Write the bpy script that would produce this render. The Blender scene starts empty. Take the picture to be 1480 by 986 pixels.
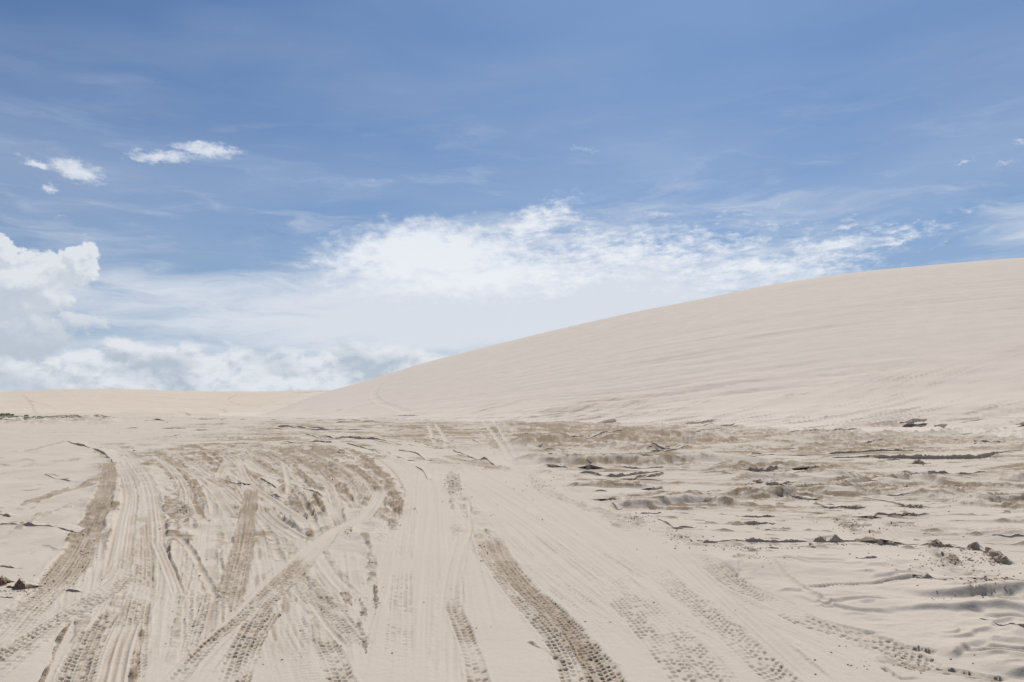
import bpy, math, random
import numpy as np
from mathutils import Vector

sc = bpy.context.scene
col = sc.collection
rad = math.radians

# ------------------------------------------------------------------ camera, sun, sky, exposure
F = 1151.0            # focal length in pixels of a 1480 wide frame (28 mm lens)
HZ = 588.0            # row of the true horizon
PITCH = math.atan((HZ - 493) / F)
CAMH = 1.7
cam_d = bpy.data.cameras.new('camera')
cam_d.sensor_width = 36.0
cam_d.lens = 36.0 * F / 1480
cam_d.clip_start = 0.05
cam_d.clip_end = 20000
cam = bpy.data.objects.new('camera', cam_d)
cam.location = (0, 0, CAMH)
cam.rotation_euler = (math.pi / 2 + PITCH, 0, 0)
col.objects.link(cam)
sc.camera = cam

SUN_EL, SUN_AZ = 53.0, 14.0      # azimuth clockwise from +Y (the view direction)
sd = bpy.data.lights.new('sun', 'SUN')
sd.energy = 3.6
sd.angle = rad(0.53)
sd.color = (1.0, 0.955, 0.90)
sun = bpy.data.objects.new('sun', sd)
dirv = Vector((math.sin(rad(SUN_AZ)) * math.cos(rad(SUN_EL)), math.cos(rad(SUN_AZ)) * math.cos(rad(SUN_EL)), math.sin(rad(SUN_EL))))
sun.rotation_euler = (-dirv).to_track_quat('-Z', 'Y').to_euler()
sun.location = (0, 0, 60)
col.objects.link(sun)
sc.view_settings.view_transform = 'Standard'
sc.view_settings.look = 'None'
sc.view_settings.gamma = 1.0
sc.view_settings.exposure = 0.13


def pix_dir(px, py):
    cp, sp = math.cos(PITCH), math.sin(PITCH)
    a, b = px - 740.0, 493.0 - py
    return np.array([a, F * cp - b * sp, F * sp + b * cp])


def pix_ang(px, py):
    d = pix_dir(px, py)
    return math.atan2(d[0], d[1]), math.atan2(d[2], math.hypot(d[0], d[1]))


# ---- sky: physical sky with procedural clouds laid out by compass direction and elevation
world = bpy.data.worlds.new('World')
sc.world = world
world.use_nodes = True
NT = world.node_tree
NT.nodes.clear()


class S:
    """thin wrapper that writes math nodes"""
    tree = NT

    def __init__(self, s): self.s = s

    @staticmethod
    def m(op, a, b=None, c=None, clamp=False):
        n = S.tree.nodes.new('ShaderNodeMath'); n.operation = op; n.use_clamp = clamp
        for i, v in enumerate((a, b, c)):
            if v is None: continue
            if isinstance(v, S): S.tree.links.new(v.s, n.inputs[i])
            else: n.inputs[i].default_value = float(v)
        return S(n.outputs[0])

    def __add__(s, o): return S.m('ADD', s, o)
    __radd__ = __add__
    def __sub__(s, o): return S.m('SUBTRACT', s, o)
    def __rsub__(s, o): return S.m('SUBTRACT', o, s)
    def __mul__(s, o): return S.m('MULTIPLY', s, o)
    __rmul__ = __mul__
    def __truediv__(s, o): return S.m('DIVIDE', s, o)


def smooth(x, a, b):
    n = S.tree.nodes.new('ShaderNodeMapRange'); n.interpolation_type = 'SMOOTHSTEP'
    S.tree.links.new(x.s, n.inputs[0]); n.inputs[1].default_value = a; n.inputs[2].default_value = b
    return S(n.outputs[0])


def noise(x, y, z, detail=6, rough=0.55, scale=1.0, lac=2.0, dist=0.0):
    c = S.tree.nodes.new('ShaderNodeCombineXYZ')
    for i, v in enumerate((x, y, z)):
        if isinstance(v, S): S.tree.links.new(v.s, c.inputs[i])
        else: c.inputs[i].default_value = v
    n = S.tree.nodes.new('ShaderNodeTexNoise')
    S.tree.links.new(c.outputs[0], n.inputs['Vector'])
    n.inputs['Scale'].default_value = scale; n.inputs['Detail'].default_value = detail
    n.inputs['Roughness'].default_value = rough; n.inputs['Lacunarity'].default_value = lac
    n.inputs['Distortion'].default_value = dist
    return S(n.outputs[0])


geo = NT.nodes.new('ShaderNodeTexCoord')
sep = NT.nodes.new('ShaderNodeSeparateXYZ')
NT.links.new(geo.outputs['Generated'], sep.inputs[0])
dx, dy, dz = [S(sep.outputs[i]) for i in range(3)]
AZ = S.m('ARCTAN2', dx, dy) * (180 / math.pi)            # degrees, 0 = view direction
EL = S.m('ARCSINE', S.m('MAXIMUM', S.m('MINIMUM', dz, 1.0), -1.0)) * (180 / math.pi)


def field(ells, A, E, power=1):
    """max over soft ellipses given as photo centre, half width, half height, tilt, gain"""
    out = None
    for (px, py, rx, ry, tilt, g) in ells:
        a0, e0 = [v * 180 / math.pi for v in pix_ang(px, py)]
        a1 = pix_ang(px + rx, py)[0] * 180 / math.pi - a0
        e1 = pix_ang(px, py - ry)[1] * 180 / math.pi - e0
        ct, st = math.cos(rad(tilt)), math.sin(rad(tilt))
        u = A - a0; v = E - e0
        uu = (u * (ct / a1)) + (v * (st / a1))
        vv = (v * (ct / e1)) - (u * (st / e1))
        r = S.m('SQRT', uu * uu + vv * vv)
        f = (1.0 - r) * g
        out = f if out is None else S.m('MAXIMUM', out, f)
    return out


def cmix(fac, a, b):
    n = NT.nodes.new('ShaderNodeMix'); n.data_type = 'RGBA'
    NT.links.new(fac.s, n.inputs[0])
    for i, v in ((6, a), (7, b)):
        if isinstance(v, tuple): n.inputs[i].default_value = (*v, 1)
        else: NT.links.new(v, n.inputs[i])
    return n.outputs[2]


SKYK = 0.075
K = 1.0 / SKYK
sky = NT.nodes.new('ShaderNodeTexSky')
sky.sky_type = 'NISHITA'
sky.sun_disc = False
sky.sun_elevation = rad(SUN_EL)
sky.sun_rotation = rad(SUN_AZ)
sky.air_density = 1.0
sky.dust_density = 1.2
sky.ozone_density = 2.2
# a touch more haze towards the horizon, and clear blue above
SKYTINT = (0.45, 0.65, 0.875)
tn = NT.nodes.new('ShaderNodeMix'); tn.data_type = 'RGBA'; tn.blend_type = 'MULTIPLY'
tn.inputs[0].default_value = 1.0
NT.links.new(sky.outputs[0], tn.inputs[6]); tn.inputs[7].default_value = (*SKYTINT, 1)
c = tn.outputs[2]

# thin high veil
w1 = noise(AZ * 0.05, EL * 0.16, 3.1, 3, 0.5) - 0.5
w2 = noise(AZ * 0.05, EL * 0.16, 8.7, 3, 0.5) - 0.5
vA = AZ + w1 * 9.0
vE = EL + w2 * 5.0 - AZ * 0.03
streak = noise(vA * 0.035, vE * 0.16, 0.0, 5, 0.5)
veil_el = smooth(EL, 30.0, 5.0)
c = cmix(smooth(EL, 9.0, 0.0) * 0.75, c, (0.42 * K, 0.53 * K, 0.68 * K))
veil = smooth(streak + veil_el * 0.34, 0.28, 1.15) * (smooth(EL, 34.0, 14.0) * 0.26 + 0.26)
c = cmix(veil, c, (0.46 * K, 0.53 * K, 0.66 * K))
# low pale sheet between 2 and 10 degrees of elevation
low = S.m('MAXIMUM', field([(720, 440, 560, 90, 2, 1.6), (260, 425, 330, 55, -4, 0.6), (1500, 330, 160, 50, 0, .6), (900, 330, 500, 60, 3, .5)], vA * 0.35 + AZ * 0.65, vE * 0.2 + EL * 0.8), 0.0)
wn1 = noise(AZ * 0.12, EL * 0.4, 77.0, 4, 0.5) - 0.5
lowm = smooth(low + smooth(EL, 15.0, 3.0) * 0.38 + (noise(AZ * 0.12 + wn1 * 1.5, EL * 0.8 + wn1 * 2.5, 5.0, 8, 0.6) - 0.5) * 1.9, -0.05, 1.15) * 0.88 * smooth(EL, 25.0, 12.0)
c = cmix(lowm, c, (0.665 * K, 0.70 * K, 0.76 * K))

# bright rippled cirrus sheet
wa = noise(AZ * 0.22, EL * 0.5, 1.0, 5, 0.6) - 0.5
wb = noise(AZ * 0.22, EL * 0.5, 6.0, 5, 0.6) - 0.5
cA = AZ + wa * 5.0
cE = EL + wb * 2.6
cir = field([(620, 368, 175, 58, 3, 1.7), (530, 376, 100, 16, 3, 1.2), (770, 325, 75, 32, 28, 0.95), (905, 368, 270, 46, 1, 0.80),
             (700, 400, 250, 40, 4, 1.15), (1100, 390, 190, 34, 3, .8), (1190, 352, 120, 15, 7, .7), (1290, 340, 90, 9, 6, .6)], cA, cE)
rip = noise(AZ * 0.45 + wb * 0.8, EL * 1.9 + wa * 2.0, 2.0, 8, 0.6)
rip2 = noise(AZ * 1.3 + wb * 2.0, EL * 3.2 - AZ * 0.4 + wa * 3.0, 4.0, 5, 0.6)
side = smooth(AZ, -6.0, 6.0)
feath = noise(AZ * 0.9 + EL * 0.5, EL * 1.4 - AZ * 0.25, 14.0, 8, 0.6)
cirm = smooth(cir + (rip - 0.5) * (side * 1.0 + 0.7) + (rip2 - 0.5) * (side * 1.0 + 0.1) + (feath - 0.5) * 1.7, -0.12, 1.1) * 0.94
c = cmix(cirm, c, (0.76 * K, 0.79 * K, 0.84 * K))
# small cloudlets and streaks
sa = noise(AZ * 0.9, EL * 1.3, 11.0, 6, 0.65) - 0.5
sb = noise(AZ * 0.9, EL * 1.3, 17.0, 6, 0.65) - 0.5
sA = AZ + sa * 1.5
sE = EL + sb * 1.3
small = field([(232, 227, 60, 13, 4, 1.35), (298, 217, 64, 16, 1, 1.5), (52, 236, 34, 9, -16, 1.25), (110, 247, 52, 22, -10, 1.45), (75, 271, 20, 11, -20, 1.1),
               (88, 311, 24, 4, 4, .6), (540, 261, 20, 4, 3, .45), (840, 215, 32, 7, -8, .5), (1225, 329, 50, 4, 5, .9), (1300, 324, 55, 4, 4, .5),
               (1345, 322, 24, 5, 3, .8), (1210, 356, 75, 8, 5, 1.1), (1290, 350, 95, 6, 6, 1.0), (1215, 372, 85, 6, 3, .9), (1180, 366, 40, 8, 0, .8), (1395, 233, 22, 5, 8, .8),
               (1450, 236, 24, 5, 6, .7), (1474, 205, 22, 5, 6, .7), (1155, 290, 14, 4, 0, .4), (1072, 310, 20, 4, 0, .5), (1400, 303, 40, 7, 0, .5)], sA, sE)
smm = smooth(small + (noise(AZ * 1.2 + EL * .4, EL * 2.6, 21.0, 9, 0.68) - 0.5) * 2.1, 0.10, 1.25) * 0.78
c = cmix(smm, c, (0.74 * K, 0.77 * K, 0.82 * K))


# cumulus: tower at the left and a bank all along the horizon
def cum_density(A, E, z, tower):
    bw = noise(A * 0.25, E * 0.35, z, 3, 0.5) - 0.5
    n1 = noise(A * 0.30 + bw * 0.6, E * 0.42, z + 3.3, 9, 0.58)
    if tower:
        A = A + (noise(A * 0.5, E * 0.5, z + 9, 4, .6) - 0.5) * 3.6
        E = E + (noise(A * 0.5, E * 0.5, z + 19, 4, .6) - 0.5) * 3.0
        f = field([(20, 420, 120, 70, 8, 1.0), (-70, 400, 120, 90, 0, 1.2), (30, 480, 130, 60, 0, .8), (118, 385, 44, 36, 0, .7), (133, 362, 26, 24, 0, .5), (145, 380, 22, 14, 0, .4), (0, 372, 50, 40, 0, .9)], A, E)
        return f + (n1 - 0.5) * 1.9 - 0.06
    top = 4.5 + (noise(A * 0.085, 0.0, 31.0, 2, 0.5) - 0.5) * 5.5
    f = (top - E) * 0.40
    return f * 1.15 + (n1 - 0.5) * 1.8


def cumulus(c, tower, z):
    d0 = cum_density(AZ, EL, z, tower)
    d1 = cum_density(AZ + 0.22, EL + 0.5, z, tower)       # a step towards the sun
    body = smooth(d0, 0.02, 0.20 if tower else 0.42)
    light = smooth(d0 - d1, -0.20, 0.45)
    deep = smooth(d0, 0.15, 1.1)
    br = S.m('MAXIMUM', S.m('MINIMUM', light * 0.95 + (1.0 - deep) * 0.30 - (0.0 if tower else 0.10), 1.0), 0.0)
    if tower:
        br = S.m('MINIMUM', br + 0.18, 1.0)
        body = body * 0.92
        br = br * smooth(EL, 2.0, 8.0)
    else:
        body = body * 0.94
    patchy = noise(AZ * 0.16 + 4.0, EL * 0.30, z + 70, 4, 0.5)
    if not tower: br = S.m('MAXIMUM', br * smooth(patchy, 0.32, 0.62) + (br - 0.5) * 0.7, 0.0)
    colr = cmix(br, (0.43 * K, 0.49 * K, 0.57 * K), (0.70 * K, 0.73 * K, 0.77 * K))
    return cmix(body, c, colr)


c = cumulus(c, True, 40.0)
c = cumulus(c, False, 60.0)
bg = NT.nodes.new('ShaderNodeBackground')
bg.inputs['Strength'].default_value = SKYK
NT.links.new(c, bg.inputs[0])
wo = NT.nodes.new('ShaderNodeOutputWorld')
NT.links.new(bg.outputs[0], wo.inputs[0])
world.cycles.sampling_method = 'MANUAL'
world.cycles.sample_map_resolution = 512


# ------------------------------------------------------------------ numpy noise
def _hash(ix, iy, seed):
    with np.errstate(over='ignore'):
        h = (ix.astype(np.uint32) * np.uint32(374761393) + iy.astype(np.uint32) * np.uint32(668265263) + np.uint32((seed * 2246822519) & 0xffffffff))
        h = (h ^ (h >> np.uint32(13))) * np.uint32(1274126177)
        h = h ^ (h >> np.uint32(16))
    return h


def rnd(ix, iy, seed):
    return (_hash(np.asarray(ix).astype(np.int64), np.asarray(iy).astype(np.int64), seed) & np.uint32(0xffffff)).astype(np.float32) / 16777216.0


_ga = np.linspace(0, 2 * np.pi, 256, endpoint=False).astype(np.float32)
_gx, _gy = np.cos(_ga), np.sin(_ga)


def perlin(x, y, seed=0):
    x = np.asarray(x, np.float32); y = np.asarray(y, np.float32)
    x, y = np.broadcast_arrays(x, y)
    x0 = np.floor(x); y0 = np.floor(y)
    fx, fy = x - x0, y - y0
    ix, iy = x0.astype(np.int32), y0.astype(np.int32)
    ux = fx * fx * fx * (fx * (fx * 6 - 15) + 10)
    uy = fy * fy * fy * (fy * (fy * 6 - 15) + 10)

    def g(i, j):
        h = (_hash(ix + i, iy + j, seed) & np.uint32(255)).astype(np.int32)
        return _gx[h] * (fx - i) + _gy[h] * (fy - j)
    a = g(0, 0); b = g(1, 0); cc = g(0, 1); d = g(1, 1)
    a = a + (b - a) * ux
    cc = cc + (d - cc) * ux
    return (a + (cc - a) * uy) * 1.5


def fbm(x, y, octs=4, seed=0, gain=0.5, lac=2.03, wl=None, cell=None):
    """wl = wavelength of the first octave (m), cell = local mesh size: octaves finer than the mesh fade out"""
    out = 0; amp = 1.0; f = 1.0
    for o in range(octs):
        if wl is not None:
            w = np.clip(wl / f / (2.0 * cell) - 0.6, 0, 1)
            if w.max() <= 0: break
            out = out + amp * w * perlin(x * f, y * f, seed + o * 17)
        else:
            out = out + amp * perlin(x * f, y * f, seed + o * 17)
        amp *= gain; f *= lac
    return out


def sst(a, b, x):
    t = np.clip((x - a) / (b - a), 0, 1)
    return t * t * (3 - 2 * t)


# ------------------------------------------------------------------ terrain
def tab(rows):
    r = np.array(rows, float); return r[:, 0], r[:, 1]


def sil_table(pts):
    a = []; t = []
    for px, py in pts:
        d = pix_dir(px, py)
        a.append(math.atan2(d[0], d[1])); t.append(d[2] / math.hypot(d[0], d[1]))
    return np.array(a), np.array(t)


def prof(s):
    """dune face: toe, even slope, rounded crest, falling away behind"""
    s = np.asarray(s, float)
    g = np.linspace(-0.2, 3.2, 1701)
    sl = sst(0, 0.30, g) * (1 - sst(0.70, 1.05, g) * 1.0) - sst(1.0, 1.5, g) * 0.9 * (1 - sst(2.0, 2.9, g))
    z = np.cumsum(sl) * (g[1] - g[0])
    z = z / z.max()
    return np.interp(s, g, z)


class Dune:
    def __init__(self, sil, rf, rc, fade=None):
        self.a, self.t = sil_table(sil)
        g_ = np.linspace(-1.6, 2.2, 1500)
        kr = np.exp(-0.5 * (np.arange(-60, 61) / 20.0) ** 2); kr /= kr.sum()
        self.rf = (g_, np.convolve(np.pad(np.interp(g_, *rf), 60, mode='edge'), kr, 'valid'))
        self.rc = (g_, np.convolve(np.pad(np.interp(g_, *rc), 60, mode='edge'), kr, 'valid'))
        fine_a = np.arange(self.a[0], self.a[-1], 0.006)
        tf = np.interp(fine_a, self.a, self.t)
        kr = np.exp(-0.5 * (np.arange(-6, 7) / 2.5) ** 2); kr /= kr.sum()
        self.a = fine_a; self.t = np.convolve(np.pad(tf, 6, mode='edge'), kr, 'valid')
        H = []
        g = np.linspace(0.02, 1.3, 300)
        for a, t in zip(self.a, self.t):
            f_, c_ = self.rad_(a)
            r = f_ + g * (c_ - f_)
            p = prof(g)
            lo, hi = 0.0, 200.0
            for _ in range(40):
                m = (lo + hi) / 2
                if ((m * p - CAMH) / r).max() < t: lo = m
                else: hi = m
            H.append(lo)
        self.H = np.array(H)

    def rad_(self, a):
        return (np.interp(a, *self.rf), np.interp(a, *self.rc))

    def s(self, A, R):
        f_, c_ = self.rad_(A)
        return (R - f_) / (c_ - f_)

    def z(self, A, R):
        s = self.s(A, R)
        return np.interp(A, self.a, self.H) * prof(np.clip(s, -0.2, 3.2))


def apx(px): return pix_ang(px, HZ)[0]


def azt(rows):
    return np.array([apx(p) if abs(p) < 9000 else p / 1e4 for p, _ in rows]), np.array([v for _, v in rows], float)


big = Dune([(330, 607), (360, 604), (400, 593), (440, 577), (480, 563.5), (520, 553), (560, 541), (600, 528), (660, 512), (720, 497), (790, 480), (850, 466), (920, 450), (1000, 435),
            (1100, 414), (1200, 398), (1280, 389), (1350, 383), (1420, 377), (1480, 372), (1650, 366), (2000, 372), (2800, 392), (6000, 470)],
           azt([(330, 150), (480, 118), (600, 96), (740, 80), (900, 66), (1100, 52), (1480, 40), (2800, 45)]),
           azt([(330, 172), (480, 205), (740, 235), (1100, 250), (1480, 255), (2800, 300)]))
big.a = np.append(big.a, [rad(95), rad(120)]); big.H = np.append(big.H, [big.H[-1] * .6, 0.0])
far = Dune([(-1500, 584), (-500, 573), (-150, 570), (0, 567), (60, 563.5), (130, 562), (190, 562.5), (260, 564.5), (330, 566.5), (400, 566.5), (450, 564.5), (520, 563), (700, 566), (900, 580)],
           azt([(-1500, 240), (1000, 240)]), azt([(-1500, 360), (1000, 390)]))


def base_z(X, Y):
    R = np.hypot(X, Y); A = np.arctan2(X, Y)
    zb = big.z(A, R) * sst(-0.42, -0.33, A)
    zf = far.z(A, R) * (1 - sst(0.1, 0.3, A)) * sst(-1.5, -1.1, A)
    return np.maximum(zb, zf)


def ground_at(px, py):
    """where the ray through a photo point meets the smooth terrain"""
    d = pix_dir(px, py); d = d / math.hypot(d[0], d[1])
    r = np.exp(np.linspace(math.log(3.0), math.log(900), 1500))
    zr = CAMH + d[2] * r
    zt = base_z(d[0] * r, d[1] * r)
    k = np.argmax(zr <= zt)
    if not (zr <= zt).any(): k = len(r) - 1
    if k > 0:
        a, b = zr[k - 1] - zt[k - 1], zr[k] - zt[k]
        f = a / (a - b) if a != b else 0
        rr = r[k - 1] + f * (r[k] - r[k - 1])
    else: rr = r[0]
    return np.array([d[0] * rr, d[1] * rr])


def spline(P, n):
    P = np.array(P, float)
    if len(P) == 2: P = np.array([P[0], (P[0] + P[1]) / 2, P[1]])
    Q = np.vstack([2 * P[0] - P[1], P, 2 * P[-1] - P[-2]])
    out = []
    m = max(2, int(n / (len(P) - 1)))
    for i in range(1, len(Q) - 2):
        p0, p1, p2, p3 = Q[i - 1], Q[i], Q[i + 1], Q[i + 2]
        for t in np.linspace(0, 1, m, endpoint=False):
            out.append(0.5 * ((2 * p1) + (-p0 + p2) * t + (2 * p0 - 5 * p1 + 4 * p2 - p3) * t * t + (-p0 + 3 * p1 - 3 * p2 + p3) * t ** 3))
    out.append(Q[-2])
    return np.array(out)


class Grid:
    def __init__(self, az, rr, closed=False):
        self.az, self.rr, self.closed = az, rr, closed
        A, R = np.meshgrid(az, rr)
        self.A, self.R = A.astype(np.float32), R.astype(np.float32)
        self.finish()

    def finish(self):
        self.X = (np.sin(self.A) * self.R).astype(np.float32)
        self.Y = (np.cos(self.A) * self.R).astype(np.float32)
        self.base = base_z(self.X, self.Y).astype(np.float32)
        self.Z = np.zeros_like(self.X)      # relief on top of the base
        self.mac = np.zeros_like(self.X)    # broad wind-worked relief
        self.D = np.zeros_like(self.X)      # dampness, 0 dry .. 1 damp
        self.cell = (np.abs(np.gradient(self.R, axis=0)) + 1e-4).astype(np.float32)

    def sub(self, P, w):
        """index window that holds points P with margin w"""
        r = np.hypot(P[:, 0], P[:, 1]); a = np.arctan2(P[:, 0], P[:, 1])
        m = w / max(r.min(), 1)
        j = np.where((self.az >= a.min() - m) & (self.az <= a.max() + m))[0]
        R0 = self.R[:, 0] if not hasattr(self, 'skew') else None
        if R0 is not None:
            i = np.where((R0 >= r.min() - w) & (R0 <= r.max() + w))[0]
        else:
            if len(j) == 0: return None
            q = self.R[:, j]
            i = np.where(((q >= r.min() - w) & (q <= r.max() + w)).any(axis=1))[0]
        if len(i) == 0 or len(j) == 0: return None
        return slice(i[0], i[-1] + 1), slice(j[0], j[-1] + 1)

    def dist(self, P, w):
        """distance and arc length fields to polyline P inside a window; None if outside"""
        win = self.sub(P, w)
        if win is None: return None
        X, Y = self.X[win], self.Y[win]
        D = np.full(X.shape, 1e9, np.float32); SD = np.zeros_like(D); L = np.zeros_like(D)
        acc = 0.0
        oi, oj = win[0].start, win[1].start
        for k in range(len(P) - 1):
            p, q = P[k], P[k + 1]
            e = q - p; ln = math.hypot(*e)
            if ln < 1e-6: continue
            sw = self.sub(np.array([p, q]), w)
            if sw is not None:
                i0, i1 = max(sw[0].start, oi) - oi, min(sw[0].stop, win[0].stop) - oi
                j0, j1 = max(sw[1].start, oj) - oj, min(sw[1].stop, win[1].stop) - oj
                if i1 > i0 and j1 > j0:
                    x = X[i0:i1, j0:j1] - p[0]; y = Y[i0:i1, j0:j1] - p[1]
                    t = np.clip((x * e[0] + y * e[1]) / ln ** 2, 0, 1)
                    ddx = x - t * e[0]; ddy = y - t * e[1]
                    d = np.hypot(ddx, ddy)
                    m = d < D[i0:i1, j0:j1]
                    sg = np.sign(e[0] * y - e[1] * x)
                    D[i0:i1, j0:j1][m] = d[m]
                    SD[i0:i1, j0:j1][m] = (d * sg)[m]
                    L[i0:i1, j0:j1][m] = (acc + t * ln)[m]
            acc += ln
        return win, D, SD, L, acc


_tid = [0]


def track(g, pts, w, kind='tread', damp=0.3, depth=1.0, broken=0.4, fade=(0.12, 0.12), flat=0.9, pitch=0.078):
    """press one wheel track into grid g; w = full width in metres"""
    _tid[0] += 1; sd_ = _tid[0] * 31
    W = np.array([ground_at(*p) for p in pts])
    P = spline(W, max(24, 8 * len(pts)))
    hw = w / 2
    res = g.dist(P, hw * 1.9 + 0.15)
    if res is None: return
    win, D, SD, L, tot = res
    X, Y = g.X[win], g.Y[win]
    cell = g.cell[win]
    wob = perlin(X * 3.1, Y * 3.1, sd_) * 0.10 + perlin(X * 11, Y * 11, sd_ + 1) * 0.06
    d = SD / hw
    wob = wob + perlin(L * 0.7, L * 0, sd_ + 40) * 0.16 + np.where(SD > 0, 1, -1) * perlin(L * 1.3, L * 0, sd_ + 41) * .12 + perlin(X * 26, Y * 26, sd_ + 42) * 0.10
    ad = np.abs(d) + wob
    e = 1 - sst(0.86, 1.04, ad)
    f0, f1 = fade
    endm = sst(0, max(f0, 1e-3), L / tot) * (1 - sst(1 - max(f1, 1e-3), 1, L / tot))
    br = fbm(L * 0.9, SD * 2.2, 3, sd_ + 5)
    br = np.clip(1 - broken * sst(-0.05, 0.45, br) * 1.6, 0, 1)
    e = e * endm
    eb = e * br
    Z, M = g.Z[win], g.D[win]
    far_fade = np.clip(pitch / (2.2 * cell) - 0.35, 0, 1)
    if kind == 'tread':
        n = max(3, round(w / 0.042))
        q = (d * 0.5 + 0.5) * n + perlin(L * 0.5, L * 0, sd_ + 9) * 0.3
        ci = np.floor(q); fq = q - ci
        ph = L / pitch + 0.5 * np.mod(ci, 2) + 0.35 * np.abs(d) * 2 + perlin(X * 4, Y * 4, sd_ + 2) * 0.30 + SD * 1.5
        ri = np.floor(ph); fr = ph - ri
        pit = sst(0.02, 0.25, fq) * (1 - sst(0.72, 0.95, fq)) * sst(0.0, 0.12, fr) * (1 - sst(0.38, 0.60, fr))
        h = rnd(ci + 500, ri + 500, sd_)
        pit = pit * np.clip(0.1 + 1.2 * h, 0, 1) * (h > 0.2) * far_fade
        grv = perlin(d * n * 0.9, L * 0.25, sd_ + 3) * 0.006
        lay = -0.008 * depth + grv - pit * 0.044 * depth * (0.45 + 0.55 * br) + fbm(X * 10, Y * 10, 3, sd_ + 14, .6, wl=.10, cell=cell) * 0.004 * depth
        Z[:] = Z * (1 - e * flat) + (lay) * e * (0.35 + 0.65 * br)
        berm = np.exp(-((ad - 1.14) / 0.13) ** 2) * endm
        Z += berm * 0.006 * depth * (0.7 + 0.9 * fbm(X * 5, Y * 5, 3, sd_ + 4, .6)) * br
        val = damp * (0.50 + 0.5 * (1 - far_fade) * 0.6 + 0.75 * pit + 0.30 * perlin(d * n * 0.8, L * 0.7, sd_ + 6))
        M[:] = M * (1 - e * 0.85) + np.clip(val, 0, 1) * eb
    elif kind == 'groove':
        n = max(3, w / 0.045)
        grv = (perlin(d * n * 0.55 + perlin(L * .3, d * 0, sd_) * .4, L * 0.12, sd_ + 3) + 0.5 * perlin(d * n * 1.1, L * 0.2, sd_ + 8))
        lay = -0.010 * depth + grv * 0.020 * depth
        Z[:] = Z * (1 - e * flat) + lay * e * (0.4 + .6 * br)
        berm = np.exp(-((ad - 1.12) / 0.12) ** 2) * endm
        Z += berm * 0.010 * depth * (0.6 + 1.0 * perlin(X * 5, Y * 5, sd_ + 4)) * br
        M[:] = M * (1 - e * 0.85) + np.clip(damp * (0.5 - 1.0 * grv), 0, 1) * eb
    elif kind == 'rut':
        u = np.clip(ad, 0, 1.6)
        rn = fbm(X * 4, Y * 4, 4, sd_ + 12, .6, wl=.25, cell=cell)
        lay = -0.026 * depth * (1 - u * u) + rn * 0.010 * min(depth, 1.0)
        Z[:] = Z * (1 - e * flat) + lay * e
        berm = np.exp(-((ad - 1.15) / 0.22) ** 2) * endm
        Z += berm * 0.014 * depth * (0.7 + 1.2 * perlin(X * 5, Y * 5, sd_ + 4))
        M[:] = M * (1 - e * 0.8) + np.clip(damp * (0.55 + 1.1 * rn), 0, 1) * eb
    elif kind == 'swath':
        grv = perlin(SD * 9 + perlin(L * .15, SD, sd_) * .8, L * 0.06, sd_ + 3) + 0.6 * perlin(SD * 24, L * 0.12, sd_ + 8) + .3 * perlin(SD * 60, L * .2, sd_ + 11)
        ee = (1 - sst(0.75, 1.05, ad + 0.5 * wob)) * endm
        ph = L / 0.06 + perlin(X * 2, Y * 2, sd_ + 2)
        rowm = sst(0.1, 0.5, perlin(SD * 2.2, L * 0.05, sd_ + 21))
        tr = np.cos(ph * 2 * np.pi) * rowm * np.clip(0.06 / (2.2 * cell) - 0.35, 0, 1)
        lay = grv * 0.0075 * depth + tr * 0.0022
        Z[:] = Z * (1 - ee * flat) + lay * ee
        M[:] = M * (1 - ee * 0.92) + np.clip(damp * (0.5 - 0.8 * grv), 0, 1) * ee
    elif kind == 'line':
        M[:] = np.maximum(M, damp * eb)
        Z += -0.02 * depth * eb
    elif kind == 'streak':          # torn strip of damp crumbly sand
        nn = fbm(X * 5, Y * 5, 4, sd_, 0.62, wl=0.2, cell=cell)
        n2 = fbm(L * 1.1, SD * 4.0, 3, sd_ + 3, .6)
        m = sst(0.0, 0.5, 1.05 - ad + n2 * 0.9) * endm
        Z += m * (nn * 0.042 * depth + n2 * 0.02 * depth)
        M[:] = np.maximum(M, m * np.clip(damp * (0.75 + 0.7 * nn + .4 * n2), 0, 1))


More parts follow.
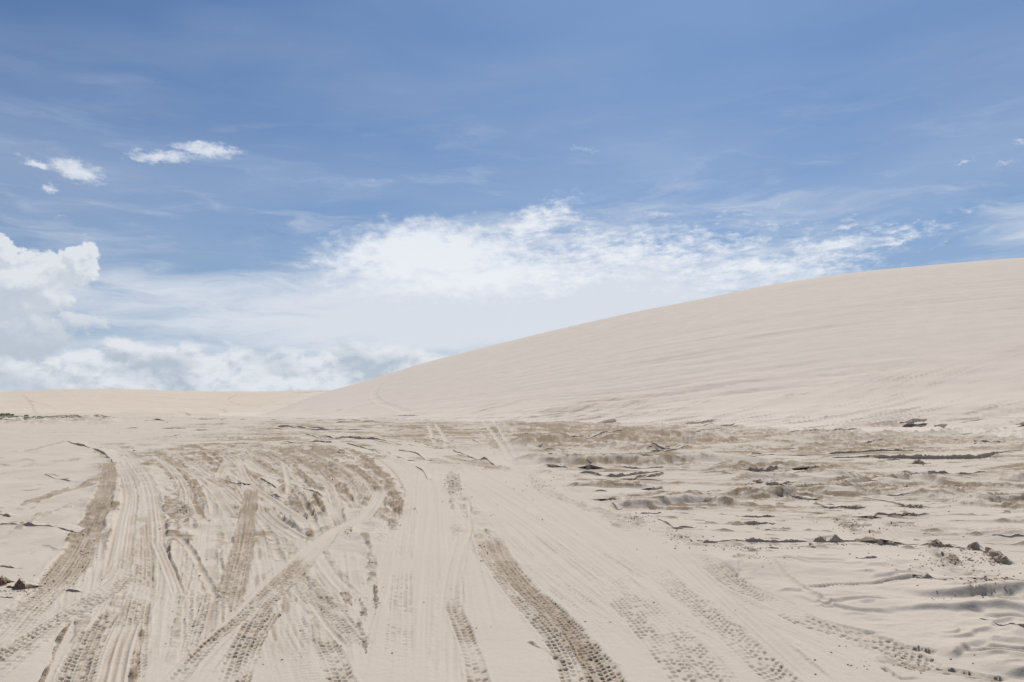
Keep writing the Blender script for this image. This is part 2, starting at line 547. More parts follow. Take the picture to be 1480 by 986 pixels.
def patch(g, px, py, rx, ry, tilt=0, damp=0.6, depth=1.0):
    """rough patch of broken damp sand, an ellipse given in photo pixels and laid on the ground"""
    _tid[0] += 1; sd_ = _tid[0] * 31
    t = rad(tilt)
    ring = [ground_at(px + rx * math.cos(k) * math.cos(t) - ry * math.sin(k) * math.sin(t), py + rx * math.cos(k) * math.sin(t) + ry * math.sin(k) * math.cos(t)) for k in np.linspace(0, 2 * math.pi, 9)[:-1]]
    c0 = ground_at(px, py)
    U = (ring[0] - ring[4]) / 2; V = (ring[2] - ring[6]) / 2
    cen = (ring[0] + ring[4]) / 2
    Mx = np.array([[U[0], V[0]], [U[1], V[1]]])
    if abs(np.linalg.det(Mx)) < 1e-8: return
    I = np.linalg.inv(Mx)
    ext = np.array(ring); ext = cen + (ext - cen) * 1.5
    win = g.sub(ext, 0.1)
    if win is None: return
    X, Y = g.X[win] - cen[0], g.Y[win] - cen[1]
    u = I[0, 0] * X + I[0, 1] * Y; v = I[1, 0] * X + I[1, 1] * Y
    rr = np.sqrt(u * u + v * v)
    cell = g.cell[win]
    X, Y = g.X[win], g.Y[win]
    edge = perlin(u * 2.2, v * 2.2, sd_) * 0.5 + perlin(u * 6, v * 6, sd_ + 2) * 0.3
    m = sst(0.0, 0.35, 1 - rr + edge)
    nn = fbm(X * 4.5, Y * 4.5, 5, sd_ + 5, 0.65, wl=0.22, cell=cell)
    clump = np.abs(perlin(X * 7, Y * 7, sd_ + 8))
    g.Z[win] += m * depth * (nn * 0.024 + clump * 0.020)
    sp = perlin(X * 14, Y * 10, sd_ + 9) * np.clip(.1 / cell, 0, 1)
    g.D[win] = np.maximum(g.D[win], m * np.clip(damp * (0.72 + 0.55 * nn + 0.5 * sp), 0, 1))


# ---- the ground sheet: rings round the viewpoint, fine in front, coarse behind, out to the horizon
us = np.linspace(-120, 1600, 1330)
azf = np.arctan((us - 740) / F)
rest = 2 * math.pi - (azf[-1] - azf[0])
aza = azf[-1] + np.linspace(0, rest, 54)[1:-1]
azg = np.concatenate([azf, aza])
ys = np.arange(1030, 616, -0.62)
rr1 = CAMH * F / (ys - HZ)
rr2 = CAMH * F / (np.arange(616, 597, -0.35) - HZ)
rrg = np.concatenate([np.linspace(0.3, rr1[0], 14)[:-1], rr1, rr2, np.geomspace(rr2[-1], 6000, 26)[1:]])
G = Grid(azg, rrg, closed=True)
G.PX = 740 + F * np.tan(np.clip(G.A, -1.3, 1.3)); G.PX[G.A > 1.3] = 4900
G.PX[G.A > math.pi / 2 + .2] = -900
G.PY = HZ + CAMH * F / np.maximum(G.R * np.maximum(np.cos(G.A), 0.25), 0.3)
X, Y, cell = G.X, G.Y, G.cell

bx, by = tab([(596, 640), (605, 690), (640, 735), (680, 770), (720, 850), (760, 925), (800, 1000), (840, 1085), (870, 1165), (905, 1265), (950, 1400), (1000, 1520)])
bound = np.interp(G.PY, bx, by) + perlin(X * .6, Y * .6, 901) * 26
RT = sst(-18, 25, G.PX - bound)                                   # right hand wind-worked side
LEFT = (1 - sst(90, 150, G.PX + perlin(X * .5, Y * .5, 77) * 40)) * sst(640, 652, G.PY)    # pale slab at the left
FARB = 1 - sst(628, 650, G.PY)                                    # distant flat
MESS = (1 - RT) * (1 - LEFT) * (1 - FARB)
# gentle undulation everywhere
LR = np.log(np.maximum(G.R, 1))
G.Z += fbm(X / 6, Y / 6, 2, 5) * 0.03 * np.clip(G.R / 12, .25, 1) * (1 - sst(200, 600, G.R))
G.Z += fbm(X / 1.3, Y / 1.3, 3, 12, wl=1.3, cell=cell) * 0.008
# wind-worked dunelets, steep on the side towards the viewpoint
def lateral(A, Yv):
    """coordinate that is constant along the long low ridges of the right hand flats"""
    LY = np.log(np.maximum(Yv, 1))
    k = 0.85 * sst(2.5, 4.8, LY)
    return LY - k * np.clip(A, -.5, .9)


def wind_band(A, Yv):
    """crumbly damp bands where the flats meet the dune foot: (relief, damp)"""
    q = lateral(A, Yv)
    f = sst(-.12, .30, fbm(A * 5, q * 17, 4, 76, .6))
    fine_ = fbm(A * 26, q * 75, 4, 78, .65)
    line_ = sst(.22, .45, fbm(A * 8, q * 42, 3, 79, .5))
    return (np.abs(fine_) * 0.09 + line_ * .05) * (.3 + f), np.clip(f * (.34 + .75 * fine_) + line_ * .5, 0, 1)


QL = lateral(G.A, np.maximum(G.Y, 1))
LA = G.A * 3.4
wq = fbm(LA, QL * 2.2, 3, 40, 0.5)
ph = 4.8 * QL + wq * 1.1
t = ph - np.floor(ph)
saw = np.where(t < 0.13, sst(0, 0.13, t), 1 - sst(0.13, 1.0, t))
amp = sst(-0.35, 0.45, perlin(LA * 1.3, QL * 4, 43)) * np.clip(G.R / 14, 0.5, 2.0)
G.mac += RT * saw * amp * 0.125
ph4 = 19.0 * QL + fbm(LA * 2.5, QL * 7, 3, 66, 0.6) * 1.4
t4 = ph4 - np.floor(ph4)
G.mac += RT * (1 - sst(10, 16, G.R)) * np.where(t4 < 0.25, sst(0, 0.25, t4), 1 - sst(0.25, 1.0, t4)) * sst(-.1, .4, perlin(LA * 3, QL * 9, 67)) * .028
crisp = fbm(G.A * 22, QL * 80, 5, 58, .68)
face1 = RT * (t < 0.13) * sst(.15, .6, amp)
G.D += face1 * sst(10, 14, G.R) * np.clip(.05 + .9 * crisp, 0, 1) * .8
G.Z += face1 * crisp * .028 * sst(11, 16, G.R)
ph2 = 15.0 * QL + fbm(LA * 1.6, QL * 6, 3, 46, 0.6) * 1.3
t2 = ph2 - np.floor(ph2)
saw2 = np.where(t2 < 0.2, sst(0, 0.2, t2), 1 - sst(0.2, 1.0, t2))
amp2 = sst(-0.15, 0.4, perlin(LA * 2.0, QL * 10, 47)) * np.clip(G.R / 16, 0.25, 1.6)
RMID = RT * sst(10, 16, G.R)
G.mac += RMID * saw2 * amp2 * 0.095
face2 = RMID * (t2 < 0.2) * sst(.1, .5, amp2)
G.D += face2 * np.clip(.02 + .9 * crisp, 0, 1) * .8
G.Z += face2 * crisp * .022
ph3 = 34.0 * QL + fbm(LA * 3.0, QL * 12, 3, 56, 0.6) * 1.5
t3 = ph3 - np.floor(ph3)
saw3 = np.where(t3 < 0.3, sst(0, 0.3, t3), 1 - sst(0.3, 1.0, t3))
amp3 = sst(-0.1, 0.4, perlin(LA * 3.5, QL * 16, 57))
G.mac += RMID * saw3 * amp3 * 0.055
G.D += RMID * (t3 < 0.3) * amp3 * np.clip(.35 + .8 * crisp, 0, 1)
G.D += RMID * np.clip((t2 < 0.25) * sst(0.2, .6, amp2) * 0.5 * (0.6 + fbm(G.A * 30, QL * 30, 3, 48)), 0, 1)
rghR = sst(-0.05, 0.35, fbm(LA * 1.3, QL * 12, 3, 71)) * RMID
G.Z += rghR * fbm(G.A * 45, QL * 90, 4, 72, .62) * 0.05 * np.clip(G.R / 25, .4, 1.4)
G.D += rghR * 0.55 * np.clip(.7 + fbm(G.A * 40, QL * 110, 4, 74, .6), 0, 1.5)
zb_, db_ = wind_band(G.A, np.maximum(G.Y, 1))
band = RT * sst(24, 36, G.R)
G.D += band * db_ * .8
G.Z += band * zb_
G.Z += RT * (1 - RMID) * fbm(X * 3.0, Y * 5.0, 4, 73, .6, wl=.25, cell=cell) * 0.008
# messy driven-over ground
G.Z += MESS * sst(7, 13, G.R) * fbm(X * 0.9, Y * 0.9, 5, 81, .62, wl=1.1, cell=cell) * 0.06
mm = fbm(X / 1.6, Y / 1.9, 4, 83, 0.55)
up = np.clip((G.R - 7.5) / 4, 0, 1) * (1 - sst(520, 590, G.PX)) * sst(120, 170, G.PX)
G.D += LEFT * sst(.0, .5, fbm(X / 1.1, Y / 2.0, 4, 60, .6)) * .22
G.Z += LEFT * fbm(X / .8, Y / 1.4, 4, 61, .55, wl=.8, cell=cell) * .016
G.D += MESS * sst(-0.12, 0.30, mm) * up * (0.72 + .6 * fbm(X * 4, Y * 4, 4, 88, .65))
# distant flat: long lateral streaks
st = fbm(X / 7 + 3, LR * 26, 4, 91, 0.6)
G.Z += FARB * (1 - sst(140, 220, G.R)) * fbm(X / 3.0, LR * 34, 4, 95, .6) * 0.07
farx = sst(330, 420, G.PX) * (1 - sst(700, 1000, G.PX) * .5) + 0.25
G.D += FARB * sst(604, 611, G.PY) * sst(0.0, 0.45, st) * 0.55 * farx
mid = sst(600, 618, G.PY) * (1 - sst(640, 660, G.PY)) * sst(200, 330, G.PX) * (1 - RT)
G.D += mid * sst(-.1, 0.35, fbm(X / 2.5, LR * 40, 4, 97, .6)) * 0.42
G.Z += mid * fbm(X / 1.2, LR * 50, 4, 98, .6) * 0.05

# --- broad smooth driven swaths
track(G, [(420, 628), (500, 645), (560, 672), (592, 720), (606, 800), (600, 900), (580, 1020)], 1.15, 'swath', .06)
track(G, [(520, 628), (610, 650), (700, 692), (800, 765), (900, 850), (1060, 1020)], 1.9, 'swath', .07, depth=1.2)
track(G, [(600, 640), (630, 700), (650, 800), (660, 900), (670, 1020)], 0.75, 'swath', .08)
track(G, [(560, 645), (640, 680), (740, 740), (860, 830), (1000, 940), (1080, 1020)], 1.0, 'swath', .07, depth=1.2)
track(G, [(780, 700), (900, 775), (1000, 850), (1150, 940), (1300, 1030)], 1.0, 'swath', .07, depth=.8)
track(G, [(620, 672), (612, 760), (600, 880), (590, 1020)], 0.9, 'swath', .05)
track(G, [(240, 656), (330, 649), (400, 656), (440, 668), (500, 700)], .9, 'swath', .1)
track(G, [(330, 612), (440, 622), (540, 640), (620, 668)], 1.3, 'swath', .15)
track(G, [(0, 614), (120, 618), (240, 612), (330, 606)], 6.0, 'swath', .05, depth=2, flat=.8)
track(G, [(150, 640), (176, 655), (205, 700), (195, 790), (175, 880), (150, 1020)], 0.75, 'swath', .3, depth=1.6)
track(G, [(300, 1020), (360, 880), (400, 830), (420, 900), (470, 1020)], .6, 'swath', .1)
track(G, [(480, 980), (470, 900), (440, 860), (470, 800)], .6, 'swath', .1)
track(G, [(240, 700), (262, 712), (290, 735)], .22, 'swath', .05)
track(G, [(252, 900), (272, 830), (282, 800), (300, 770)], .30, 'swath', .1)

for pts_, w_ in [([(1190, 662), (1300, 664), (1400, 665), (1470, 653)], 5.0), ([(1195, 655), (1330, 652)], 4.0), ([(1300, 684), (1430, 683)], 3.0), ([(1010, 784), (1120, 784), (1230, 785), (1400, 793)], 1.3),
                 ([(1075, 757), (1120, 757)], 1.6), ([(838, 686), (890, 690), (960, 683)], 2.6), ([(1240, 747), (1342, 745)], 1.6), ([(1180, 733), (1330, 733)], 1.8)]:
    P_ = spline(np.array([ground_at(*p) for p in pts_]), 24)      # level bench under each long crust ledge
    r_ = G.dist(P_, w_)
    if r_ is not None:
        m_ = 1 - sst(.35, 1.0, r_[1] / w_)
        G.mac[r_[0]] *= 1 - .92 * m_; G.Z[r_[0]] *= 1 - .6 * m_
# --- rough patches (photo centre, half sizes, tilt)
for p in [(295, 668, 30, 8, 0, .75), (335, 689, 10, 8, 0, .8), (270, 700, 20, 15, 20, .7), (262, 738, 30, 26, 30, .75), (318, 735, 9, 20, 0, .6), (433, 715, 17, 8, 20, .85),
          (445, 698, 12, 8, 20, .95), (386, 701, 9, 12, 0, .8), (396, 711, 14, 4, 15, 1.0), (430, 652, 28, 5, 10, .8), (472, 650, 28, 5, 18, .8), (470, 676, 22, 6, 25, .85), (500, 700, 14, 12, 20, .65),
          (655, 697, 13, 20, 0, .6), (715, 640, 9, 10, 0, .7), (503, 770, 6, 9, 0, .75), (568, 757, 8, 10, 0, .5), (475, 763, 10, 5, -20, .6), (500, 858, 8, 17, -22, .85), (543, 862, 4, 22, 0, .85),
          (525, 880, 5, 14, -15, .6), (526, 927, 6, 13, -10, .7), (185, 655, 18, 6, 0, .5), (200, 690, 14, 20, 0, .55), (230, 660, 30, 8, 0, .5), (590, 628, 26, 5, 5, .5), (560, 640, 26, 5, 5, .5),
          (410, 755, 20, 12, 20, .5), (425, 690, 14, 8, 0, .45), (240, 800, 10, 16, 0, .55), (1045, 786, 60, 4, 0, .45), (1080, 808, 20, 7, 0, .35), (1370, 812, 40, 14, 30, .30), (1425, 842, 40, 14, 30, .30),
          (520, 905, 4, 14, -8, .5), (660, 765, 8, 8, 0, .35), (655, 733, 4, 4, 0, .5), (985, 776, 26, 9, 20, .35), (920, 752, 26, 7, 20, .35), (1225, 760, 30, 8, 32, .45), (160, 662, 10, 6, 0, .5)]:
    patch(G, *p)

# --- torn damp strips
for p in [([(450, 645), (475, 652), (493, 659), (514, 663), (538, 686)], .45, .8), ([(440, 656), (466, 666), (480, 675), (498, 686)], .55, .8), ([(487, 689), (501, 705), (510, 716), (523, 731)], .35, .85),
          ([(510, 693), (525, 699), (542, 706)], .25, .8), ([(510, 703), (522, 712), (538, 717)], .28, .7), ([(20, 733), (68, 716), (111, 706), (149, 692)], .30, .75), ([(0, 757), (41, 757), (108, 766)], .10, .7),
          ([(0, 655), (45, 650), (80, 642), (98, 637)], .35, .55), ([(0, 777), (60, 745), (110, 726), (140, 718)], .16, .35), ([(542, 744), (568, 756), (571, 768)], .12, .7), ([(64, 684), (85, 690), (111, 697)], .25, .6),
          ([(280, 655), (340, 645), (420, 640), (500, 640)], .7, .45), ([(180, 640), (280, 630), (420, 625), (560, 628)], 1.4, .4), ([(690, 765), (712, 772), (722, 790)], .16, .7),
          ([(767, 681), (787, 705), (822, 722), (860, 738), (940, 775)], .35, .25), ([(0, 818), (18, 819), (32, 821)], .05, .6), ([(96, 851), (105, 852), (117, 853)], .05, .9),
          ([(700, 625), (712, 640), (722, 652)], .3, .6), ([(1200, 749), (1220, 757), (1245, 771)], .22, .55), ([(1358, 801), (1370, 810), (1384, 819)], .12, .7)]:
    track(G, p[0], p[1], 'streak', p[2])

q = np.random.RandomState(31)
for k in range(26):          # faint marks on the pale slab
    y0 = q.uniform(640, 830); x0 = q.uniform(-60, 120 - (y0 - 640) * .3); ln_ = q.uniform(15, 60)
    w = q.uniform(.7, 1.6) * ((CAMH * F / (y0 - HZ)) ** 2) / (CAMH * F)
    track(G, [(x0, y0), (x0 + ln_ * .5, y0 + q.uniform(-4, 4)), (x0 + ln_, y0 + q.uniform(-6, 6))], w, 'streak', q.uniform(.2, .7), depth=q.uniform(.3, .9), fade=(.3, .3))
# --- many older passes: arcs through the churned ground, the fan at the lower left, lateral tears
q = np.random.RandomState(21)
for k in range(100):
    x0 = q.uniform(190, 500); y0 = q.uniform(640, 668); sc_ = q.uniform(.7, 1.15)
    P4 = [(x0, y0), (x0 + 34 * sc_, y0 + 12 * sc_), (x0 + 66 * sc_, y0 + 36 * sc_), (x0 + 88 * sc_, y0 + 72 * sc_), (x0 + q.uniform(88, 110) * sc_, y0 + 112 * sc_)]
    a = q.randint(0, 2); b = q.randint(3, 6)
    P4 = P4[a:b]
    kind = q.choice(['groove', 'groove', 'streak', 'streak', 'rut'])
    w = {'groove': q.uniform(.15, .32), 'streak': q.uniform(.14, .40), 'rut': q.uniform(.10, .22)}[kind]
    track(G, P4, w, kind, q.uniform(.3, 1.0) if kind != 'rut' else q.uniform(0, .5), depth=q.uniform(.8, 1.5), broken=.5, fade=(.15, .15), flat=.6)
for k in range(60):
    x0 = q.uniform(60, 560); yb = q.uniform(860, 1010); top = q.uniform(740, 860)
    dxx = (300 - x0) * q.uniform(.05, .5) + q.uniform(-25, 25)
    P3 = [(x0, yb), (x0 + dxx * .6, (yb + top) / 2), (x0 + dxx, top)]
    kind = q.choice(['tread', 'groove', 'streak'])
    w = {'groove': q.uniform(.10, .28), 'streak': q.uniform(.05, .14), 'tread': q.uniform(.10, .24)}[kind]
    track(G, P3, w, kind, q.uniform(.25, .55), depth=q.uniform(.4, .8) * (.45 if kind == 'streak' else 1), broken=.8, fade=(.25, .3), flat=.5)
for k in range(90):
    x0 = q.uniform(180, 660); y0 = q.uniform(604, 662); ln_ = q.uniform(20, 110); sl = np.interp(y0, [604, 630, 662], [-.01, .06, .28]) * q.uniform(.4, 1.3)
    if x0 < 300: sl *= -.2
    w = q.uniform(.8, 2.2) * ((CAMH * F / (y0 - HZ)) ** 2) / (CAMH * F)
    track(G, [(x0, y0), (x0 + ln_ * .5, y0 + sl * ln_ * .4), (x0 + ln_, y0 + sl * ln_)], w, 'streak', q.uniform(.35, .95), depth=q.uniform(.6, 1.3), fade=(.3, .3))
for k in range(280):
    y0 = 606 + 190 * q.rand() ** 1.5; xl = np.interp(y0, bx, by) + 5
    x0 = q.uniform(xl, 1500); ln_ = q.uniform(25, 170) * np.interp(y0, [610, 700, 790], [1.2, .9, .5])
    sl = np.interp(y0, [606, 630, 660, 700, 800], [-.10, -.06, -.02, .01, .07]) + q.uniform(-.015, .015)
    w = q.uniform(.9, 1.9) * ((CAMH * F / (y0 - HZ)) ** 2) / (CAMH * F)
    track(G, [(x0, y0), (x0 + ln_ * .5, y0 + sl * ln_ * .5 + q.uniform(-1, 1)), (x0 + ln_, y0 + sl * ln_)], w, 'streak', q.uniform(.5, 1.1), depth=q.uniform(.5, 1.3), fade=(.3, .3))
for k in range(26):
    x0 = q.uniform(640, 960); sl = np.interp(x0, [640, 960], [.9, 1.9])
    P3 = [(x0, 730 + (x0 - 640) * .25), (x0 + sl * 110 * .9, 830 + (x0 - 640) * .2), (x0 + sl * 240, 940 + (x0 - 640) * .12)]
    track(G, P3, q.uniform(.04, .12), q.choice(['groove', 'tread']), q.uniform(.08, .3), depth=q.uniform(.25, .5), broken=.9, fade=(.3, .3), flat=.4)

# --- wheel tracks, oldest first
track(G, [(189, 790), (180, 830), (140, 862), (111, 880), (57, 915), (0, 958), (-60, 1000)], .26, 'tread', .45, broken=.5)
track(G, [(176, 648), (199, 675), (216, 702), (224, 760), (222, 820), (214, 880), (200, 960), (190, 1030)], .30, 'groove', .45)
track(G, [(165, 655), (185, 700), (180, 760), (168, 830), (160, 850)], .30, 'groove', .35)
track(G, [(205, 740), (208, 820), (196, 900), (182, 1020)], .20, 'tread', .55, broken=.5)
track(G, [(165, 880), (140, 930), (110, 1020)], .20, 'tread', .7, broken=.3, depth=1.2)
track(G, [(185, 895), (168, 940), (150, 1020)], .22, 'groove', .55, depth=1.0)
track(G, [(107, 893), (90, 915), (75, 950), (50, 1010)], .03, 'streak', .8, depth=.6)
track(G, [(135, 905), (110, 960), (90, 1020)], .16, 'tread', .55, broken=.6)
track(G, [(208, 905), (196, 960), (190, 1010)], .03, 'streak', .8, depth=.6)
track(G, [(243, 675), (263, 676), (293, 688), (316, 700), (338, 719), (354, 737)], .30, 'groove', .45, depth=1.4)
track(G, [(298, 698), (314, 716), (330, 735), (340, 747)], .22, 'groove', .35, depth=1.3)
track(G, [(330, 664), (325, 676), (317, 694)], .3, 'groove', .4, depth=1.3)
track(G, [(352, 665), (370, 679), (393, 687), (416, 694), (442, 703), (468, 716), (483, 738), (484, 765)], .26, 'rut', .04, depth=1.0)
track(G, [(409, 668), (416, 693), (417, 720)], .14, 'rut', .25)
track(G, [(433, 668), (451, 687), (474, 700), (490, 738)], .24, 'groove', .5, depth=1.3)
track(G, [(377, 736), (391, 750), (412, 765), (440, 782)], .34, 'groove', .45, depth=1.6)
track(G, [(489, 712), (500, 722), (512, 736)], .24, 'groove', .75, depth=1.4)
track(G, [(375, 748), (389, 768), (398, 790), (408, 815)], .12, 'rut', .55, depth=.8)
track(G, [(344, 660), (352, 686), (368, 705), (389, 719), (409, 733), (433, 749), (462, 772)], .24, 'groove', .30, depth=1.7, broken=.1)
track(G, [(364, 704), (361, 728), (356, 752), (350, 790), (340, 830), (330, 870), (322, 900)], .27, 'tread', .9, depth=1.1, broken=.12, pitch=.09)
track(G, [(253, 771), (272, 790), (290, 820), (316, 872)], .09, 'rut', .3)
track(G, [(226, 780), (242, 815), (258, 862)], .13, 'groove', .45, depth=1.3)
track(G, [(300, 850), (285, 900), (268, 960)], .10, 'tread', .4, broken=.8)
track(G, [(523, 768), (530, 785), (538, 812), (540, 850)], .09, 'streak', .45, depth=.8)
track(G, [(555, 705), (530, 745), (500, 760), (466, 784), (405, 835), (355, 889), (304, 936), (250, 1000)], .30, 'groove', .18, depth=1.1)
track(G, [(440, 800), (405, 833), (355, 884), (300, 932), (240, 1000)], .13, 'tread', .72, depth=1.1, broken=.35)
track(G, [(450, 806), (425, 832), (385, 872), (350, 930), (325, 1000)], .17, 'tread', .68, depth=1.1, broken=.45)
track(G, [(400, 880), (370, 930), (345, 1000)], .10, 'tread', .6, depth=1.0, broken=.6)
track(G, [(158, 664), (157, 690), (150, 716), (132, 757), (111, 801), (78, 845), (36, 880), (-10, 925), (-60, 965)], .36, 'tread', .85, depth=1.15, broken=.15, pitch=.075)
track(G, [(150, 716), (134, 745), (118, 775), (100, 800)], .25, 'streak', .7)
track(G, [(600, 672), (585, 780), (578, 900), (570, 1010)], .22, 'tread', .10, depth=.35, broken=.7)
track(G, [(670, 770), (655, 830), (648, 900), (650, 1010)], .22, 'groove', .12, depth=.5)
track(G, [(650, 830), (656, 875), (669, 909), (683, 950), (695, 1010)], .14, 'tread', .9, depth=.9, broken=.5, fade=(.75, .01))
track(G, [(463, 920), (478, 950), (500, 1005)], .18, 'tread', .55, depth=.9, broken=.5, fade=(.2, .01))
track(G, [(445, 865), (470, 900), (500, 935)], .06, 'rut', .2, depth=.5)
track(G, [(694, 765), (700, 790), (718, 822), (748, 862), (790, 905), (820, 950), (840, 1010)], .20, 'tread', .62, depth=.95, broken=.5, fade=(.1, .01))
track(G, [(712, 770), (722, 800), (756, 845), (800, 886), (836, 925), (868, 965), (892, 1015)], .24, 'tread', 1.0, depth=1.15, broken=.2, fade=(.22, .01), pitch=.062)
track(G, [(750, 835), (785, 870), (808, 897), (832, 930), (850, 970)], .10, 'tread', 1.0, depth=1.1, broken=.10, fade=(.2, .2), pitch=.062)
track(G, [(760, 925), (785, 938), (820, 958)], .03, 'streak', .4, depth=.4)
track(G, [(860, 830), (905, 880), (960, 940), (1010, 1010)], .22, 'tread', .22, depth=.55, broken=.4)
track(G, [(940, 815), (1000, 870), (1070, 930), (1160, 1010)], .24, 'tread', .22, depth=.6, broken=.3)
track(G, [(890, 830), (950, 890), (1010, 950), (1060, 1010)], .24, 'tread', .16, depth=.45, broken=.5)
track(G, [(975, 800), (1040, 860), (1120, 930), (1200, 1000)], .2, 'groove', .12, depth=.5)
track(G, [(990, 795), (1006, 800), (1060, 842), (1115, 868), (1159, 895), (1232, 917), (1290, 940), (1370, 985)], .26, 'tread', .42, depth=.75, broken=.6, pitch=.07)
track(G, [(1150, 888), (1190, 904), (1240, 917), (1288, 922)], .15, 'tread', .6, depth=.8, broken=.6, fade=(.2, .2))
track(G, [(1265, 953), (1320, 966), (1380, 974), (1460, 990)], .15, 'tread', .85, depth=.9, broken=.45, fade=(.1, .1))
track(G, [(1290, 938), (1320, 940), (1356, 949)], .09, 'tread', .7, depth=.8, broken=.6, fade=(.2, .2))
track(G, [(1275, 965), (1300, 982), (1330, 982)], .05, 'tread', .8, depth=1.2, broken=.5)
track(G, [(1105, 810), (1150, 845), (1190, 870), (1200, 885)], .10, 'rut', .08, depth=.5)
track(G, [(1160, 850), (1250, 846), (1320, 838), (1342, 835)], .08, 'rut', .35, depth=.8)
track(G, [(1255, 752), (1290, 775), (1330, 787)], .22, 'groove', .15, depth=.9)
track(G, [(1080, 742), (1110, 752), (1140, 762)], .25, 'groove', .2, depth=.9)
track(G, [(960, 760), (1000, 775), (1020, 785)], .25, 'groove', .2, depth=.9)
track(G, [(1340, 830), (1400, 850), (1480, 885)], .3, 'tread', .3, depth=.8, broken=.5)
track(G, [(1300, 815), (1380, 838), (1480, 872)], .2, 'groove', .2, depth=.8, broken=.5)
track(G, [(697, 606), (713, 628), (730, 650), (748, 678), (770, 700), (810, 725)], .3, 'rut', .05, depth=1.6, fade=(.05, .3))
track(G, [(712, 606), (730, 634), (744, 656), (756, 680)], .25, 'rut', .05, depth=1.6, fade=(.05, .3))
track(G, [(628, 612), (640, 628), (646, 640), (640, 652)], .3, 'rut', .1, depth=1.4)
track(G, [(618, 614), (625, 630), (628, 644)], .25, 'rut', .1, depth=1.4)
track(G, [(676, 720), (680, 760), (672, 790)], .08, 'rut', .1, depth=.5)

# crumbly bank below the green strip, far left
bk = (1 - sst(160, 180, G.PX)) * sst(604, 606, G.PY) * (1 - sst(611, 614, G.PY))
G.Z += bk * (0.25 + 0.4 * fbm(X / 2, Y / 2, 3, 222))
G.D += bk * sst(0.0, .3, fbm(X / 1.5 + Y / 6, Y / 4, 3, 223)) * .5
G.D = np.clip(G.D, 0, 1) * (1 - .35 * sst(-.10, .05, big.s(G.A, G.R)) * (G.PX > 420))
# sink the ground sheet where the dunes take over
sb = big.s(G.A, G.R); sf = far.s(G.A, G.R)
inb = (big.z(G.A, G.R) * sst(-0.42, -0.33, G.A)) > 0.02
drop = np.where(sb > 0.05, np.clip((sb - 0.05) * 30, 0, 2.5), 0) * sst(-0.40, -0.36, G.A) * (G.A < rad(118))
drop += np.where(sf > 0.05, np.clip((sf - 0.05) * 30, 0, 2.5), 0) * (G.A < 0.3) * (G.A > -1.3)
G.drop = np.minimum(drop, 2.5) * (G.R < 2500)


# ------------------------------------------------------------------ materials
def mat(name, dry, damp, bump=1.0, rough=0.95):
    m = bpy.data.materials.new(name); m.use_nodes = True
    nt = m.node_tree; S.tree = nt
    b = nt.nodes['Principled BSDF']
    tc = nt.nodes.new('ShaderNodeTexCoord')
    se = nt.nodes.new('ShaderNodeSeparateXYZ'); nt.links.new(tc.outputs['Object'], se.inputs[0])
    x, y, z = [S(se.outputs[i]) for i in range(3)]
    at = nt.nodes.new('ShaderNodeAttribute'); at.attribute_name = 'damp'
    d = S(at.outputs['Fac'])
    fine = noise(x, y, z, 5, 0.65, 22.0)
    d2 = smooth(d + (fine - 0.5) * 0.45 * smooth(d, 0.02, 0.3), 0.0, 1.0)
    mix = nt.nodes.new('ShaderNodeMix'); mix.data_type = 'RGBA'
    nt.links.new(d2.s, mix.inputs[0]); mix.inputs[6].default_value = (*dry, 1); mix.inputs[7].default_value = (*damp, 1)
    big_n = noise(x, y, z, 4, 0.55, 0.35)
    gr = noise(x, y, z, 3, 0.7, 90.0)
    val = 0.93 + (big_n - 0.5) * 0.16 + (fine - 0.5) * 0.08 + (gr - 0.5) * 0.16
    mu = nt.nodes.new('ShaderNodeMix'); mu.data_type = 'RGBA'; mu.blend_type = 'MULTIPLY'; mu.inputs[0].default_value = 1
    nt.links.new(mix.outputs[2], mu.inputs[6])
    cc = nt.nodes.new('ShaderNodeCombineColor')
    for i in range(3): nt.links.new(val.s, cc.inputs[i])
    nt.links.new(cc.outputs[0], mu.inputs[7])
    nt.links.new(mu.outputs[2], b.inputs['Base Color'])
    b.inputs['Roughness'].default_value = rough
    b.inputs['Specular IOR Level'].default_value = 0.15
    hgt = noise(x, y, z, 6, 0.62, 14.0) * 0.020 + noise(x, y, z, 2, 0.6, 120.0) * 0.0025
    hgt = hgt * (0.45 + d * 1.2)
    bp = nt.nodes.new('ShaderNodeBump'); bp.inputs['Strength'].default_value = 0.8 * bump; bp.inputs['Distance'].default_value = 1.0
    nt.links.new(hgt.s, bp.inputs['Height']); nt.links.new(bp.outputs[0], b.inputs['Normal'])
    return m


DRY = (0.578, 0.498, 0.402)
DAMP = (0.32, 0.242, 0.16)
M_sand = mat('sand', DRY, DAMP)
M_dune = mat('dune_sand', (0.675, 0.583, 0.482), (0.38, 0.295, 0.23), bump=1.5)
M_far = mat('far_dune_sand', (0.66, 0.56, 0.44), (0.40, 0.32, 0.23), bump=1.0)
M_crust = mat('crust_sand', DRY, (0.50, 0.40, 0.30), bump=1.0)
M_red = mat('red_brown_sand', DRY, (0.30, 0.19, 0.12), bump=1.6)


